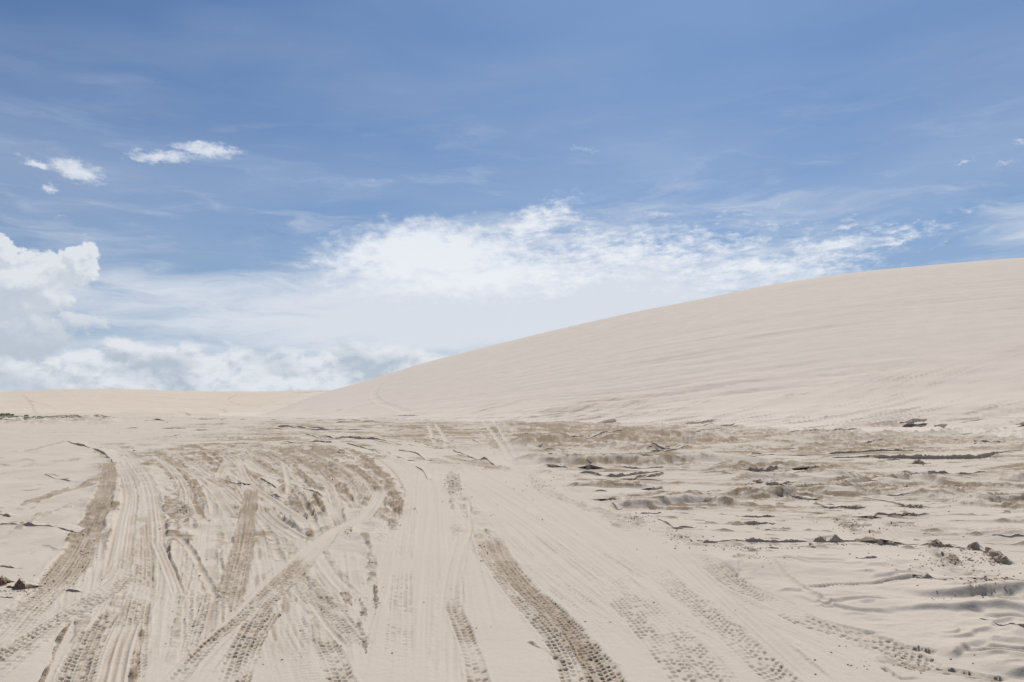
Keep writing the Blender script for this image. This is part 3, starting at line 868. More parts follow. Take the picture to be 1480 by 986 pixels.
def build_grid(name, g, m, z, kind='structure'):
    nr, nc = g.X.shape
    co = np.empty((nr * nc, 3), np.float32)
    co[:, 0] = g.X.ravel(); co[:, 1] = g.Y.ravel(); co[:, 2] = z.ravel()
    ncf = nc if g.closed else nc - 1
    i = np.arange(nr - 1)[:, None] * nc
    j = np.arange(ncf)[None, :]
    j2 = (j + 1) % nc
    q = np.stack([i + j, i + j2, i + nc + j2, i + nc + j], -1).reshape(-1, 4)
    extra = None
    me = bpy.data.meshes.new(name)
    nq = len(q)
    loops = q.ravel().astype(np.int32)
    starts = (np.arange(nq) * 4).astype(np.int32)
    if g.closed:       # close the middle with one n-gon
        cap = np.arange(nc, dtype=np.int32)
        loops = np.concatenate([loops, cap[::-1]]); starts = np.append(starts, nq * 4).astype(np.int32); nq += 1
    me.vertices.add(len(co)); me.vertices.foreach_set('co', co.ravel())
    me.loops.add(len(loops)); me.loops.foreach_set('vertex_index', loops)
    me.polygons.add(nq); me.polygons.foreach_set('loop_start', starts)
    me.update(calc_edges=True)
    me.polygons.foreach_set('use_smooth', np.ones(nq, bool))
    if me.polygons[0].normal.z < 0: me.flip_normals()
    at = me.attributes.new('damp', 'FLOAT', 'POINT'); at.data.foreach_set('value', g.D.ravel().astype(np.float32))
    me.materials.append(m)
    o = bpy.data.objects.new(name, me); col.objects.link(o)
    if kind: o['kind'] = kind
    return o


def ground_z(x, y):
    """height of the finished ground sheet, by nearest grid vertex"""
    r = np.hypot(x, y); a = np.arctan2(x, y)
    i = np.clip(np.searchsorted(rrg, r), 1, len(rrg) - 1); i = np.where(np.abs(rrg[i - 1] - r) < np.abs(rrg[i] - r), i - 1, i)
    j = np.clip(np.searchsorted(azf, a), 1, len(azf) - 1)
    return base_z(x, y) + G.Z[i, j] + G.mac[i, j]


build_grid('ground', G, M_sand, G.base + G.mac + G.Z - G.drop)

# ---- the big dune at the right
azd = np.concatenate([np.arctan((np.linspace(318, 1600, 760) - 740) / F), np.linspace(math.atan(860 / F), rad(118), 40)[1:]])
sv = np.concatenate([np.linspace(-0.03, 1.06, 300), np.linspace(1.06, 3.1, 30)[1:]])
Dg = Grid(azd, np.arange(len(sv), dtype=float) + 1)
rf_, rc_ = big.rad_(azd)
Dg.R = (rf_[None, :] + sv[:, None] * (rc_ - rf_)[None, :]).astype(np.float32)
Dg.skew = True
Dg.finish()
Sg = sv[:, None] * np.ones_like(Dg.R)
Ag = Dg.A
cellD = Dg.cell
Cg = Sg - 0.13 * np.clip(Ag, -.6, .9)
n1 = fbm(Ag * 2.6, Cg * 26 + fbm(Ag * 2.5, Cg * 4, 2, 300) * .6, 4, 301, .6)
n2 = fbm(Ag * 5, Cg * 80 + fbm(Ag * 3, Cg * 6, 2, 303), 4, 304, .65)
low = 1 - sst(0.0, 0.5, Sg)
ampm = (0.35 + 0.65 * sst(-.3, .4, fbm(Ag * 3, Cg * 6, 2, 306)))
side = np.clip(Ag * 1.3 + 0.9, .3, 1.2)
Dg.Z += ampm * (n1 * 0.16 + n2 * 0.105) * (0.45 + 0.9 * low) * sst(-.03, .06, Sg) * side
rq = fbm(Ag * 3.2, Cg * 62 + fbm(Ag * 3, Cg * 4, 2, 310) * 1.0, 4, 311, .6)
Dg.D += sst(0.24, 0.60, rq) * (0.17 + 0.24 * low) * ampm * side
zb_, db_ = wind_band(Ag, np.maximum(Dg.Y, 1))
lowr = (1 - sst(0.03, 0.32, Sg + 0.10 * fbm(Ag * 6, Cg * 20, 3, 318))) * np.clip(Ag * 2.2 + 1.0, .25, 1)
Dg.D += lowr * db_ * .85
Dg.Z += lowr * zb_
for p in [([(553, 553), (543, 563), (541, 573), (552, 582), (580, 592), (600, 598)], 1.3, .0, 4), ([(505, 590), (535, 584), (560, 583)], .8, .35, 1), ([(484, 594), (490, 593), (495, 592)], 1.0, .8, 1)]:
    track(Dg, p[0], p[1], 'line', p[2], depth=p[3], broken=.1)
Dg.D = np.clip(Dg.D, 0, 1)
dropd = np.clip((0.045 - Sg) * 12, 0, 0.6)
build_grid('dune', Dg, M_dune, Dg.base + Dg.Z - dropd)

# ---- the far dune
azq = np.linspace(-1.3, apx(760), 620)
sq = np.concatenate([np.linspace(-0.02, 1.05, 90), np.linspace(1.05, 3.1, 20)[1:]])
Fg = Grid(azq, np.arange(len(sq), dtype=float) + 1)
rf_, rc_ = far.rad_(azq)
Fg.R = (rf_[None, :] + sq[:, None] * (rc_ - rf_)[None, :]).astype(np.float32); Fg.skew = True; Fg.finish()
Fg.base = far.z(Fg.A, Fg.R) * sst(-1.5, -1.1, Fg.A)
Sf = sq[:, None] * np.ones_like(Fg.R)
Fg.Z += fbm(Fg.A * 14, Sf * 12, 4, 401) * 0.25
Fg.D += sst(.2, .6, fbm(Fg.A * 10, Sf * 22, 3, 405)) * .10
for p in [([(28, 568), (40, 577), (48, 590), (70, 600)], .8, .5), ([(40, 578), (60, 584), (82, 590)], .8, .45), ([(330, 579), (336, 573), (360, 571), (400, 571)], 1.4, .5), ([(330, 579), (345, 585), (398, 590)], 1.2, .5),
          ([(240, 594), (262, 595), (290, 598)], 1.6, .6), ([(305, 590), (325, 594), (318, 598)], 1.2, .45), ([(420, 567), (440, 567), (470, 566)], 5, .5), ([(180, 575), (260, 580)], .8, .3), ([(100, 587), (150, 594)], .8, .3)]:
    track(Fg, p[0], p[1], 'line', p[2], broken=.2)
dropf = np.clip((0.045 - Sf) * 25, 0, 1.0)
build_grid('far_dune', Fg, M_far, Fg.base + Fg.Z - dropf)


# ------------------------------------------------------------------ helpers for objects
def mesh_obj(name, V, Fc, m, damp=None, parent=None, smooth_=False):
    me = bpy.data.meshes.new(name)
    me.from_pydata([tuple(map(float, v)) for v in V], [], [tuple(int(q) for q in f) for f in Fc])
    if damp is not None:
        at = me.attributes.new('damp', 'FLOAT', 'POINT'); at.data.foreach_set('value', np.asarray(damp, np.float32))
    me.materials.append(m)
    if smooth_: me.polygons.foreach_set('use_smooth', np.ones(len(me.polygons), bool))
    me.update()
    o = bpy.data.objects.new(name, me); col.objects.link(o)
    if parent: o.parent = parent
    return o


def ledge_geo(st, seed, rough=1.0, run=7.0, step_px=1.3):
    """broken edge of wind-packed crust: level top falling away behind, steep torn face in front.
    st = stations (photo x, photo y of the foot, face height in pixels)"""
    rs = np.random.RandomState(seed)
    st = np.array(st, float)
    n = int(max(6, (st[:, 0].max() - st[:, 0].min() + np.abs(np.diff(st[:, 1])).sum()) / step_px))
    tt = np.linspace(0, 1, n)
    arc = np.concatenate([[0], np.cumsum(np.hypot(np.diff(st[:, 0]), np.diff(st[:, 1])))]); arc /= arc[-1]
    sp = spline(st, 10 * len(st)); ar2 = np.concatenate([[0], np.cumsum(np.hypot(np.diff(sp[:, 0]), np.diff(sp[:, 1])))]); ar2 /= ar2[-1]
    xs = np.interp(tt, ar2, sp[:, 0]); ysp = np.interp(tt, ar2, sp[:, 1]); hs = np.maximum(np.interp(tt, ar2, sp[:, 2]), .3)
    P = np.array([ground_at(a, b) for a, b in zip(xs, ysp)])
    R = np.hypot(P[:, 0], P[:, 1])
    h = 0.80 * hs * R / F * (0.82 + 0.35 * np.abs(perlin(tt * n / 5.0, tt * 0 + seed * .37, seed)) + rs.uniform(-.13, .13, n))
    h = h * np.clip(0.72 + 1.1 * perlin(tt * n / 11.0, tt * 0 + seed * .61, seed + 3) * min(rough, 1.3), 0.12, 1.25)
    h = h * sst(0, 0.05, tt) * (1 - sst(0.95, 1, tt)) + 0.002
    T = np.gradient(P, axis=0); T /= np.linalg.norm(T, axis=1)[:, None] + 1e-9
    N = np.stack([T[:, 1], -T[:, 0]], 1)
    flip = (N * P).sum(1) > 0
    N[flip] *= -1
    gz = ground_z(P[:, 0], P[:, 1])
    kk = max(2, n // 10)
    gz = np.convolve(np.pad(gz, kk, mode='edge'), np.ones(2 * kk + 1) / (2 * kk + 1), 'valid')
    rows = [(-run - .6, -2.2, 0), (-run, -.25, 0), (-run * .6, .12, 0), (-run * .3, .55, 0), (-run * .1, .86, 0), (-.25, .98, .0), (0, 1.0, .25), (.14, .84, .95), (.20, .62, 1), (.24, .40, 1), (.36, .2, .95), (.60, .06, .7), (1.1, -.06, .15), (1.6, -.3, 0), (1.75, -3.0, 0)]
    V = []; Dm = []
    hm = h.max()
    for k, (o, zf, dm) in enumerate(rows):
        j = perlin(tt * n / 2.3 + 5 * k, tt * 0 + k * .7, seed + k) * .5 + rs.uniform(-.12, .12, n)
        jz = rs.uniform(-.04, .04, n)
        amp_ = rough * (0.42 if 6 <= k <= 11 else 0.12)
        off = (o + j * amp_) * (h if k > 4 else (0.35 * h + 0.65 * hm))
        for i in range(n):
            q = P[i] + N[i] * off[i]
            zz = gz[i] + (zf + jz[i] * (1 if k > 4 else 0)) * h[i]
            V.append((q[0], q[1], zz)); Dm.append(dm)
    Fc = []
    for k in range(len(rows) - 1):
        for i in range(n - 1):
            a = k * n + i
            Fc.append((a, a + 1, a + n + 1, a + n))
    return np.array(V), Fc, Dm, P, N, h, gz


def orient_up(o):
    me = o.data
    s_ = sum(p.normal.z * p.area for p in me.polygons)
    if s_ < 0: me.flip_normals()


foot_pts = []       # places where crumbs lie below a ledge


def ledge(st, label, seed, m=None, rough=1.0, run=7.0, blocks=0, group=None, cat='sand ledge'):
    V, Fc, Dm, P, N, h, gz = ledge_geo(st, seed, rough, run)
    c0 = np.array([P[:, 0].mean(), P[:, 1].mean(), gz.mean()])
    o = mesh_obj('sand_ledge', V - c0, Fc, m or M_crust, Dm, smooth_=False)
    orient_up(o)
    for p in o.data.polygons: p.use_smooth = False if p.index >= 5 * (len(P) - 1) else True
    o.location = c0
    o['label'] = label; o['category'] = cat
    if group: o['group'] = group
    for i in range(len(P)): foot_pts.append((P[i], N[i], h[i], gz[i]))
    if blocks:
        rs = np.random.RandomState(seed + 9)
        idx = np.where(h > 0.6 * h.max())[0]
        cuts = np.sort(rs.choice(idx, blocks + 1, replace=False)); cuts[0] = idx[0]; cuts[-1] = idx[-1]
        for a, b in zip(cuts[:-1], cuts[1:]):
            if b - a < 3: continue
            ii = np.linspace(a, b - 0.6, 6)
            V2 = []; k = 0
            for q in ii:
                i0 = int(q); pw = P[i0]; hh = h[i0]
                for (of, zf) in ((-.35, 1.03), (.17 + rs.uniform(-.03, .05), 1.0), (.22 + rs.uniform(-.03, .05), .55), (.14, .16), (-.35, .1)):
                    w = pw + N[i0] * of * hh
                    V2.append((w[0] - c0[0], w[1] - c0[1], gz[i0] + zf * hh - c0[2]))
            F2 = [(4, 3, 2, 1, 0), tuple(range(25, 30))]
            for u in range(5):
                for v in range(5):
                    F2.append((u * 5 + v, u * 5 + (v + 1) % 5, (u + 1) * 5 + (v + 1) % 5, (u + 1) * 5 + v))
            dmp = [0.15 if (k % 5) in (0,) else 0.8 for k in range(30)]
            mesh_obj('crust_block', V2, F2, m or M_crust, dmp, parent=o)
    return o


LEDGES = [
    ([(1198, 662, 3), (1235, 662, 3), (1255, 661, 5), (1270, 663, 8), (1300, 663, 8), (1330, 664, 9), (1400, 664, 9), (1425, 662, 9), (1437, 657, 5), (1458, 653, 2), (1484, 652, 2)],
     'longest brown crust ledge with vertical cracks in its face, right side of the flats', {'blocks': 9, 'rough': .22}),
    ([(1195, 657, 2), (1215, 656, 5), (1240, 655, 7), (1270, 653, 4), (1323, 652, 4)], 'thin brown crust ledge directly above the long cracked ledge', {'rough': .6}),
    ([(1298, 681, 1), (1312, 684, 4), (1325, 687, 6), (1340, 688, 7), (1350, 685, 5), (1370, 685, 4), (1400, 686, 4), (1412, 683, 2), (1428, 682, 1)], 'dark sagging crust ledge just below the long cracked ledge', {}),
    ([(1210, 641, 2), (1228, 642, 3), (1245, 643, 4), (1265, 641, 1)], 'small dark ledge above the left end of the thin brown ledge', {}),
    ([(1400, 640, 2), (1420, 641, 3), (1440, 641, 6), (1454, 640, 6)], 'clumped dark ledge near the right frame edge above the cracked ledge', {'rough': 1.8}),
    ([(1318, 671, 3), (1326, 671, 6), (1338, 671, 6), (1346, 670, 2)], 'short lumpy ledge under the middle of the long cracked ledge', {'rough': 1.8}),
    ([(1075, 681, 2), (1088, 682, 6), (1110, 682, 7), (1126, 680, 4)], 'short thick brown ledge left of the cracked ledge', {'rough': 1.2}),
    ([(1159, 681, 3), (1172, 683, 7), (1184, 682, 6), (1190, 680, 2)], 'short lumpy ledge between the short thick ledge and the cracked ledge', {'rough': 1.6}),
    ([(1084, 697, 2), (1100, 702, 8), (1118, 703, 7), (1144, 698, 3)], 'heavy clotted dark ledge below the short thick brown ledge', {'rough': 1.8}),
    ([(1128, 718, 2), (1142, 721, 4), (1159, 724, 5)], 'slanting crumbled ledge in the middle of the right flats', {'rough': 1.6}),
    ([(1176, 726, 2), (1198, 735, 4), (1212, 734, 4), (1235, 736, 5), (1252, 734, 1)], 'sinuous grey brown ledge dipping between two dunelets', {}),
    ([(1244, 721, 1), (1284, 726, 2), (1300, 731, 5), (1314, 734, 6), (1331, 735, 7), (1334, 733, 3)], 'straight brown ledge slanting down to the right above two dark lumps', {'rough': .8}),
    ([(1243, 746, 1), (1258, 750, 6), (1263, 748, 7), (1268, 744, 3), (1285, 745, 4), (1300, 747, 6), (1308, 742, 4)], 'hooked dark ledge left of the rounded brown lump', {'rough': 1.2}),
    ([(1311, 745, 3), (1318, 746, 8), (1330, 745, 8), (1344, 743, 3)], 'rounded brown lump right of the hooked ledge', {'rough': 1.0}),
    ([(1071, 756, 2), (1080, 758, 6), (1092, 758, 8), (1106, 757, 6), (1121, 756, 3)], 'lens shaped brown crust lump on a pale dunelet', {'rough': .7}),
    ([(1062, 746, 1), (1080, 747, 3), (1108, 747, 4), (1121, 746, 2)], 'thin ledge right above the lens shaped brown lump', {}),
    ([(1012, 785, 4), (1019, 785, 8), (1030, 784, 9), (1038, 783, 3), (1050, 782, 2), (1072, 782, 2), (1080, 783, 6), (1100, 783, 6), (1120, 784, 5), (1150, 784, 5), (1172, 783, 3)],
     'long dark ledge with a peaked left end beside the tyre tracks', {'rough': .7}),
    ([(1174, 783, 2), (1182, 783, 7), (1195, 784, 10), (1212, 784, 8), (1226, 783, 2), (1256, 784, 2)], 'domed dark lump at the right end of the long dark ledge', {'rough': .9}),
    ([(1256, 785, 2), (1266, 786, 6), (1272, 788, 9), (1277, 787, 6), (1284, 788, 11), (1294, 789, 7), (1300, 788, 1), (1332, 788, 1)], 'twin peaked brown lump on the right foreground ledge line', {'rough': 1.2}),
    ([(1330, 789, 1), (1340, 788, 8), (1348, 790, 13), (1358, 791, 10), (1372, 791, 5), (1397, 793, 1)], 'steep crumbling brown lump right of the twin peaked lump', {'rough': 1.8}),
    ([(1396, 792, 3), (1408, 794, 9), (1420, 797, 10), (1432, 804, 12), (1446, 814, 12), (1460, 818, 5)], 'reddish clotted ledge curving down towards the right frame edge', {'rough': 2.2, 'run': 2.0}),
    ([(1320, 839, 2), (1334, 841, 5), (1346, 840, 6), (1358, 842, 2)], 'dark crumbly crest at the end of the low curved ridge', {'rough': 1.6}),
    ([(1408, 834, 3), (1416, 840, 8), (1424, 838, 5), (1429, 840, 5)], 'small dark lump on the rutted ground at far right', {'rough': 1.8}),
    ([(1437, 839, 3), (1450, 846, 5), (1458, 850, 7), (1466, 852, 4)], 'slanting row of dark clots right of the small dark lump', {'rough': 2.2}),
    ([(1416, 901, 1), (1432, 905, 4), (1450, 908, 3), (1485, 914, 4)], 'low dark ledge alone in smooth sand at the right frame edge', {}),
    ([(1434, 778, 1), (1455, 780, 3), (1485, 782, 5)], 'soft grey ledge at the right frame edge above the reddish clotted ledge', {'rough': .5}),
    ([(789, 677, 2), (796, 679, 4), (822, 678, 2)], 'short ledge nearest the paired light ruts', {}),
    ([(787, 673, 2), (798, 673, 3), (812, 674, 1)], 'thin ledge directly above the short ledge by the paired ruts', {}),
    ([(836, 684, 2), (852, 685, 4), (866, 688, 4), (884, 690, 5), (905, 689, 5), (935, 685, 4), (961, 681, 2)], 'long gently bowed dark ledge in the centre right', {}),
    ([(905, 693, 3), (916, 694, 7), (928, 690, 6), (945, 689, 5), (960, 685, 3)], 'clotted ledge tucked below the right end of the bowed ledge', {'rough': 1.8}),
    ([(940, 654, 4), (955, 655, 6), (968, 654, 4), (980, 652, 3), (1002, 649, 4)], 'dark crumbly ledge where the flats meet the dune foot', {'rough': 1.3}),
    ([(822, 638, 2), (836, 637, 3), (860, 635, 3), (890, 633, 3), (912, 632, 2)], 'long thin ledge on the brown band at the dune foot', {}),
    ([(936, 709, 2), (945, 709, 6), (958, 706, 4)], 'small wedge shaped ledge on a smooth dunelet', {}),
    ([(860, 712, 1), (868, 712, 4), (878, 712, 2)], 'tiny dark ledge at the left end of the smooth dunelet', {}),
    ([(868, 723, 3), (876, 725, 8), (882, 724, 6), (890, 722, 3)], 'spiky dark clump at the edge of the driven sand', {'rough': 2.2}),
    ([(885, 729, 2), (892, 734, 5), (900, 735, 3)], 'slanting chip of crust right below the spiky clump', {}),
    ([(926, 744, 2), (940, 745, 3), (948, 746, 5), (956, 745, 2)], 'flat dark ledge over the grooved side track', {}),
    ([(950, 751, 1), (964, 756, 3), (976, 764, 5), (986, 762, 4), (1004, 763, 3)], 'kinked ledge stepping down beside the grooved side track', {}),
    ([(660, 657, 1), (680, 662, 3), (694, 665, 5), (704, 667, 4), (716, 674, 2)], 'arched dark ledge left of the paired light ruts', {}),
    ([(448, 621, 2), (465, 622, 4), (478, 622, 4), (500, 621, 2)], 'dark ledge on the distant brown flat left of centre', {}),
    ([(466, 630, 2), (484, 634, 4), (506, 633, 3), (520, 635, 5), (542, 635, 3), (560, 638, 2)], 'long wavy ledge in front of the dark distant ledge', {}),
    ([(400, 617, 2), (420, 617, 3), (445, 619, 2)], 'low ledge at the left end of the distant brown flat', {}),
    ([(8, 849, 1), (18, 849, 5), (26, 850, 13), (36, 852, 15), (45, 850, 12), (53, 848, 4)], 'larger dark red brown lump at the left frame edge beside the tread track', {'rough': 1.2, 'm': M_red, 'run': 2.5}),
    ([(-14, 846, 4), (-2, 846, 10), (4, 846, 9), (10, 845, 4)], 'smaller dark red brown lump cut by the left frame edge', {'rough': 1.2, 'm': M_red, 'run': 2.5}),
    ([(-4, 741, 2), (6, 744, 5), (15, 748, 3)], 'dark clod ledge on the pale slab at the left frame edge', {'rough': 1.5}),
    ([(-4, 759, 2), (20, 758, 3), (42, 759, 4), (60, 761, 3), (85, 764, 2), (110, 768, 2)], 'long thin crack ledge across the pale left slab', {}),
    ([(96, 638, 2), (110, 643, 3), (130, 648, 3), (148, 655, 4), (160, 663, 5), (163, 668, 3)], 'curved eroded edge rounding the pale left slab', {}),
    ([(94, 853, 1), (104, 854, 3), (117, 855, 1)], 'short dark crack between the two left tread tracks', {}),
]
for k, (st, lab, kw) in enumerate(LEDGES):
    ledge(st, lab, 100 + k * 7, **kw)

# ---- lesser edges and torn crust, past counting: one object
rs = np.random.RandomState(5)
small_l = [([(401, 617, 2), (443, 619, 2)]), ([(440, 610, 1.5), (477, 607, 1.6), (523, 608, 1.5)]), ([(534, 622, 2), (544, 623, 2.4)]), ([(568, 601, 1.3), (610, 601, 1.3)]), ([(445, 639, 2), (480, 640, 2)]),
           ([(553, 610, 1.5), (566, 611, 1.6)]), ([(739, 643, 2), (781, 643, 2)]), ([(842, 616, 1.3), (891, 610, 1.3)]), ([(824, 668, 2), (842, 667, 2.2), (870, 663, 1.5), (915, 657, 2)]), ([(899, 676, 2), (921, 678, 2.4), (960, 676, 1.5)]),
           ([(500, 641, 2), (530, 649, 2.2), (560, 654, 1.6), (585, 666, 2)]), ([(575, 651, 2), (600, 655, 3), (615, 665, 2)]), ([(600, 674, 1), (612, 682, 3), (618, 693, 3)]), ([(615, 641, 2), (633, 648, 3)]), ([(655, 652, 1.5), (680, 661, 2)]),
           ([(940, 651, 3), (973, 653, 3)]), ([(1086, 657, 2), (1119, 658, 2)]), ([(1130, 658, 2), (1173, 660, 2.5)]), ([(1137, 628, 1.5), (1180, 625, 2), (1246, 621, 2)]), ([(1333, 773, 1), (1346, 773, 3)]), ([(1243, 811, 1), (1256, 811, 3), (1268, 810, 2)]),
           ([(975, 744, 2), (1005, 746, 2)]), ([(846, 674, 3), (850, 679, 8), (854, 678, 3)]), ([(833, 656, 3), (836, 659, 5), (839, 658, 2)]), ([(784, 650, 2), (790, 652, 3), (797, 652, 2)]), ([(1140, 790, 2), (1180, 792, 2)]),
           ([(64, 685, 1), (85, 692, 2.5), (111, 698, 2)]), ([(376, 692, 2), (392, 700, 4), (400, 704, 2)]), ([(385, 712, 2), (396, 717, 5), (408, 720, 3)]), ([(438, 706, 1), (455, 710, 4), (466, 716, 3)]), ([(330, 695, 2), (345, 700, 3), (352, 700, 1)]),
           ([(1240, 742, 1), (1255, 744, 1)]), ([(1105, 767, 1), (1120, 766, 2), (1128, 768, 1)]), ([(0, 842 + 22, 1), (20, 866, 2)]), ([(0, 818, 1), (18, 820, 1.5), (32, 822, .6)]), ([(1110, 792, 2), (1118, 793, 3), (1126, 793, 2)])]
for _ in range(80):          # right hand flats
    y0 = 612 + 150 * rs.rand() ** 1.3
    xl = np.interp(y0, bx, by) + 15
    x0 = rs.uniform(xl, 1500)
    L = rs.uniform(8, 48) * (1.3 if y0 < 660 else .8)
    sl = np.interp(y0, [600, 640, 700, 800], [-0.09, -0.05, 0.02, 0.08]) + rs.uniform(-.04, .04)
    h0 = rs.uniform(.7, 2.4) * (0.7 if y0 < 640 else 1.0)
    small_l.append([(x0, y0, h0 * .4), (x0 + L * .3, y0 + sl * L * .3 + rs.uniform(-.6, .6), h0), (x0 + L * .7, y0 + sl * L * .7 + rs.uniform(-.6, .6), h0 * rs.uniform(.4, 1)), (x0 + L, y0 + sl * L, .4)])
for _ in range(50):          # driven, messy middle distance
    x0 = rs.uniform(170, 690); y0 = rs.uniform(606, 660)
    L = rs.uniform(6, 34); sl = 0.0 if y0 < 625 else rs.uniform(0, .35) * (1 if x0 > 300 else -.3)
    h0 = rs.uniform(.7, 2.2)
    small_l.append([(x0, y0, .3), (x0 + L * .4, y0 + sl * L * .4 + rs.uniform(-.5, .5), h0), (x0 + L, y0 + sl * L, .3)])
VV = []; FF = []; DD = []; off = 0
for k, st in enumerate(small_l):
    V, Fc, Dm, P, N, h, gz = ledge_geo(st, 900 + k * 3, 1.3, 6.0, 1.6)
    Dm = [q * (0.35 + 0.6 * ((k * 37) % 10) / 10) for q in Dm]
    VV.append(V); FF += [tuple(q + off for q in f) for f in Fc]; DD += Dm; off += len(V)
    for i in range(0, len(P), 2): foot_pts.append((P[i], N[i], h[i], gz[i]))
o = mesh_obj('torn_crust_edges', np.vstack(VV), FF, M_crust, DD)
orient_up(o)
o['kind'] = 'stuff'; o['label'] = 'small torn edges of sand crust strewn over the flats'; o['category'] = 'sand crust'

# ------------------------------------------------------------------ crumbs: small clods of damp sand
ico_v = []
for k in range(12):
    pass
ph_ = (1 + 5 ** .5) / 2
ico_v = np.array([(-1, ph_, 0), (1, ph_, 0), (-1, -ph_, 0), (1, -ph_, 0), (0, -1, ph_), (0, 1, ph_), (0, -1, -ph_), (0, 1, -ph_), (ph_, 0, -1), (ph_, 0, 1), (-ph_, 0, -1), (-ph_, 0, 1)]) / 1.9
ico_f = np.array([(0, 11, 5), (0, 5, 1), (0, 1, 7), (0, 7, 10), (0, 10, 11), (1, 5, 9), (5, 11, 4), (11, 10, 2), (10, 7, 6), (7, 1, 8), (3, 9, 4), (3, 4, 2), (3, 2, 6), (3, 6, 8), (3, 8, 9), (4, 9, 5), (2, 4, 11), (6, 2, 10), (8, 6, 7), (9, 8, 1)])
pts = []
for (p, n, h, z) in foot_pts:
    for _ in range(2 if h > .02 else 0):
        if rs.rand() < 0.55:
            q = p + n * h * rs.uniform(.3, 3.2) + rs.uniform(-.5, .5, 2) * h
            pts.append((q[0], q[1], min(h * rs.uniform(.04, .20), .04), rs.uniform(.0, .9)))
rz = [(500, 858, 12, 20, 24, .9), (543, 862, 6, 22, 14, .9), (526, 925, 8, 14, 14, .8), (503, 770, 8, 9, 40, .8), (262, 738, 30, 24, 260, .6), (445, 705, 24, 12, 120, .8), (655, 697, 14, 22, 160, .7), (30, 856, 40, 8, 90, .7),
      (60, 850, 30, 30, 50, .6), (1080, 792, 80, 6, 160, .5), (1375, 812, 50, 14, 200, .6), (1430, 848, 50, 18, 200, .6), (1230, 760, 34, 10, 160, .6), (985, 776, 30, 9, 120, .5), (920, 750, 30, 8, 100, .5), (1290, 765, 60, 8, 60, .5),
      (1090, 810, 40, 14, 50, .6), (560, 755, 16, 14, 60, .6), (700, 790, 14, 40, 70, .5), (880, 900, 300, 80, 60, .35), (300, 880, 250, 90, 120, .35), (715, 640, 12, 14, 80, .7), (270, 700, 24, 16, 120, .7), (1300, 960, 120, 20, 70, .6),
      (120, 800, 24, 50, 120, .5), (1350, 820, 100, 40, 120, .4), (1150, 720, 300, 60, 260, .5), (780, 700, 30, 18, 90, .4)]
for (cx, cy, rx, ry, n, dm) in rz:
    for _ in range(n):
        a = rs.uniform(0, 6.283); q = abs(rs.normal()) * .75
        g_ = ground_at(cx + rx * q * math.cos(a), max(cy + ry * q * math.sin(a), 612))
        r_ = math.hypot(*g_)
        pts.append((g_[0], g_[1], rs.uniform(.4, 1.8) ** 1.8 * 0.0034 * (0.55 + r_ / 13), np.clip(dm * .7 + rs.uniform(-.5, .2), 0, 1)))
pts = np.array(pts)
gzs = ground_z(pts[:, 0], pts[:, 1])
nP = len(pts)
V = np.repeat(ico_v[None], nP, 0) * rs.uniform(.7, 1.3, (nP, 12, 1)) * rs.uniform(.7, 1.35, (nP, 1, 3)) * pts[:, 2][:, None, None]
V[:, :, 2] *= .75
V[:, :, 0] += pts[:, 0][:, None]; V[:, :, 1] += pts[:, 1][:, None]; V[:, :, 2] += (gzs + pts[:, 2] * .25)[:, None]
Fc = (ico_f[None] + (np.arange(nP) * 12)[:, None, None]).reshape(-1, 3)
o = mesh_obj('sand_crumbs', V.reshape(-1, 3), Fc, M_crust, np.repeat(pts[:, 3] * .75, 12))
o['kind'] = 'stuff'; o['label'] = 'loose crumbs and clods of damp sand along tracks and ledges'; o['category'] = 'sand crumbs'
print('crumbs', nP)


# ------------------------------------------------------------------ low greenery at the far left
def green_mat():
    m = bpy.data.materials.new('marsh_green'); m.use_nodes = True
    nt = m.node_tree; S.tree = nt
    b = nt.nodes['Principled BSDF']
    tc = nt.nodes.new('ShaderNodeTexCoord')
    n = nt.nodes.new('ShaderNodeTexNoise'); n.inputs['Scale'].default_value = 0.8; n.inputs['Detail'].default_value = 4
    nt.links.new(tc.outputs['Object'], n.inputs['Vector'])
    r = nt.nodes.new('ShaderNodeValToRGB')
    r.color_ramp.elements[0].position = .35; r.color_ramp.elements[0].color = (0.34, 0.34, 0.24, 1)
    r.color_ramp.elements[1].position = .7; r.color_ramp.elements[1].color = (0.42, 0.42, 0.30, 1)
    nt.links.new(n.outputs[0], r.inputs[0]); nt.links.new(r.outputs[0], b.inputs['Base Color'])
    b.inputs['Roughness'].default_value = .8
    return m


M_green = green_mat()


def tufts(cs, hmin, hmax, w, nb):
    V = []; Fc = []
    for (x, y, z) in cs:
        for _ in range(nb):
            a = rs.uniform(0, 6.283); h = rs.uniform(hmin, hmax); lx, ly = math.cos(a), math.sin(a)
            bxx, byy = x + rs.uniform(-.3, .3), y + rs.uniform(-.3, .3)
            t = rs.uniform(0, 6.283); ln = rs.uniform(.1, .5) * h
            k = len(V)
            V += [(bxx - lx * w, byy - ly * w, z - .03), (bxx + lx * w, byy + ly * w, z - .03), (bxx + math.cos(t) * ln * .4 + lx * w * .6, byy + math.sin(t) * ln * .4 + ly * w * .6, z + h * .6), (bxx + math.cos(t) * ln, byy + math.sin(t) * ln, z + h)]
            Fc += [(k, k + 1, k + 2), (k, k + 2, k + 3)]
    return V, Fc


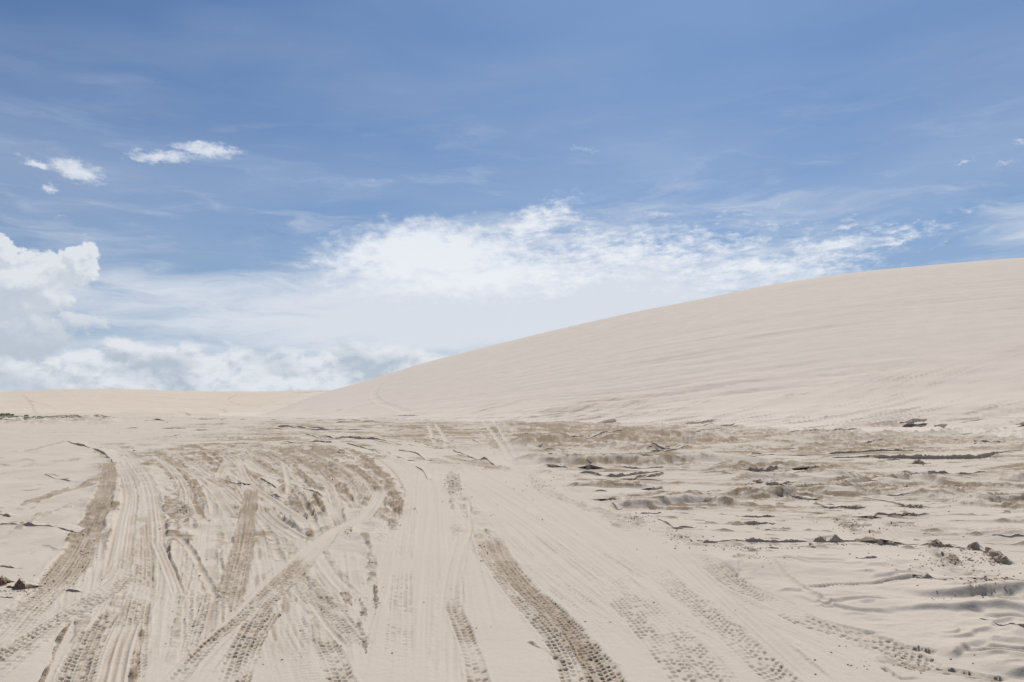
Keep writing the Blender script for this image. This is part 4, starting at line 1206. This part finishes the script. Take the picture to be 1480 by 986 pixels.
cs = []
while len(cs) < 9000:
    px = rs.uniform(-160, 166); py = rs.uniform(603.5, 611.5)
    top = 604.6 if px < 60 else 603.6 + 1.0 * (1 - px / 166) + .6
    bot = np.interp(px, [-160, 0, 60, 110, 166], [609.5, 610, 611, 609, 606.2])
    if py > bot or rs.rand() > np.interp(py, [603, 606, 611], [1.0, .9, .25]) * np.interp(px, [-160, 40, 130, 166], [1, 1, .8, .45]): continue
    g_ = ground_at(px, py)
    if perlin(g_[0] / 3.0, g_[1] / 6.0, 707) < -.15 and py > 606: continue
    cs.append((g_[0], g_[1], float(ground_z(g_[0], g_[1]))))
V, Fc = tufts(cs, .02, .07, .06, 4)
o = mesh_obj('grass', V, Fc, M_green)
o['kind'] = 'stuff'; o['label'] = 'low green marsh grass in a strip across the far left flat'; o['category'] = 'grass'


def shrub(px, py, wpx, hpx, label, seed):
    g_ = ground_at(px, py); r_ = math.hypot(*g_)
    z = float(base_z(g_[0], g_[1])); wd = wpx * r_ / F / 2; ht = hpx * r_ / F
    e = bpy.data.objects.new('shrub', None); e.empty_display_size = .3
    e.location = (g_[0], g_[1], z); e['label'] = label; e['category'] = 'shrub'; e['group'] = 'dark low shrubs by the far dune foot'
    col.objects.link(e)
    q = np.random.RandomState(seed)
    V = []; Fc = []
    lumps = [(q.uniform(-.8, .8) * wd, q.uniform(-.4, .4) * wd, q.uniform(.3, .8) * ht, q.uniform(.25, .45) * ht) for _ in range(9)]
    for _ in range(1300):
        l = lumps[q.randint(9)]
        v = q.normal(size=3); v /= np.linalg.norm(v); rr_ = l[3] * q.uniform(.6, 1.25) * 1.2
        c_ = np.array([l[0] + v[0] * rr_ * 1.5, l[1] + v[1] * rr_ * 1.5, max(l[2] + v[2] * rr_, 0.02)])
        a = q.normal(size=3); a /= np.linalg.norm(a); b = np.cross(a, q.normal(size=3)); b /= np.linalg.norm(b)
        s_ = q.uniform(.05, .12)
        k = len(V)
        V += [tuple(c_ - a * s_), tuple(c_ + b * s_ * .5), tuple(c_ + a * s_), tuple(c_ - b * s_ * .5)]
        Fc.append((k, k + 1, k + 2, k + 3))
    mesh_obj('foliage', V, Fc, M_green, parent=e)
    V = []; Fc = []
    for l in lumps:
        k = len(V); w = .03
        V += [(-w, 0, -.1), (w, -w, -.1), (0, w, -.1), (l[0] - w * .3, l[1], l[2]), (l[0] + w * .3, l[1], l[2]), (l[0], l[1] + w * .3, l[2])]
        Fc += [(k, k + 1, k + 4, k + 3), (k + 1, k + 2, k + 5, k + 4), (k + 2, k, k + 3, k + 5)]
    mesh_obj('stem', V, Fc, M_stem, parent=e)


M_stem = bpy.data.materials.new('shrub_stem'); M_stem.use_nodes = True
_n = M_stem.node_tree.nodes.new('ShaderNodeTexNoise'); _n.inputs['Scale'].default_value = 6
_r = M_stem.node_tree.nodes.new('ShaderNodeValToRGB')
_r.color_ramp.elements[0].color = (0.05, 0.04, 0.03, 1); _r.color_ramp.elements[1].color = (0.14, 0.11, 0.08, 1)
M_stem.node_tree.links.new(_n.outputs[0], _r.inputs[0]); M_stem.node_tree.links.new(_r.outputs[0], M_stem.node_tree.nodes['Principled BSDF'].inputs['Base Color'])
shrub(5, 601.5, 14, 3.6, 'wider dark shrub at the far dune foot, cut by the left frame edge', 1)
shrub(16, 601.5, 8, 2.4, 'narrow low shrub touching the right side of the wider dark shrub', 2)
shrub(38, 601.8, 4, 1.4, 'tiny lone shrub right of the other two at the far dune foot', 3)

sc.render.engine = 'CYCLES'
sc.cycles.max_bounces = 6
sc.cycles.use_denoising = True
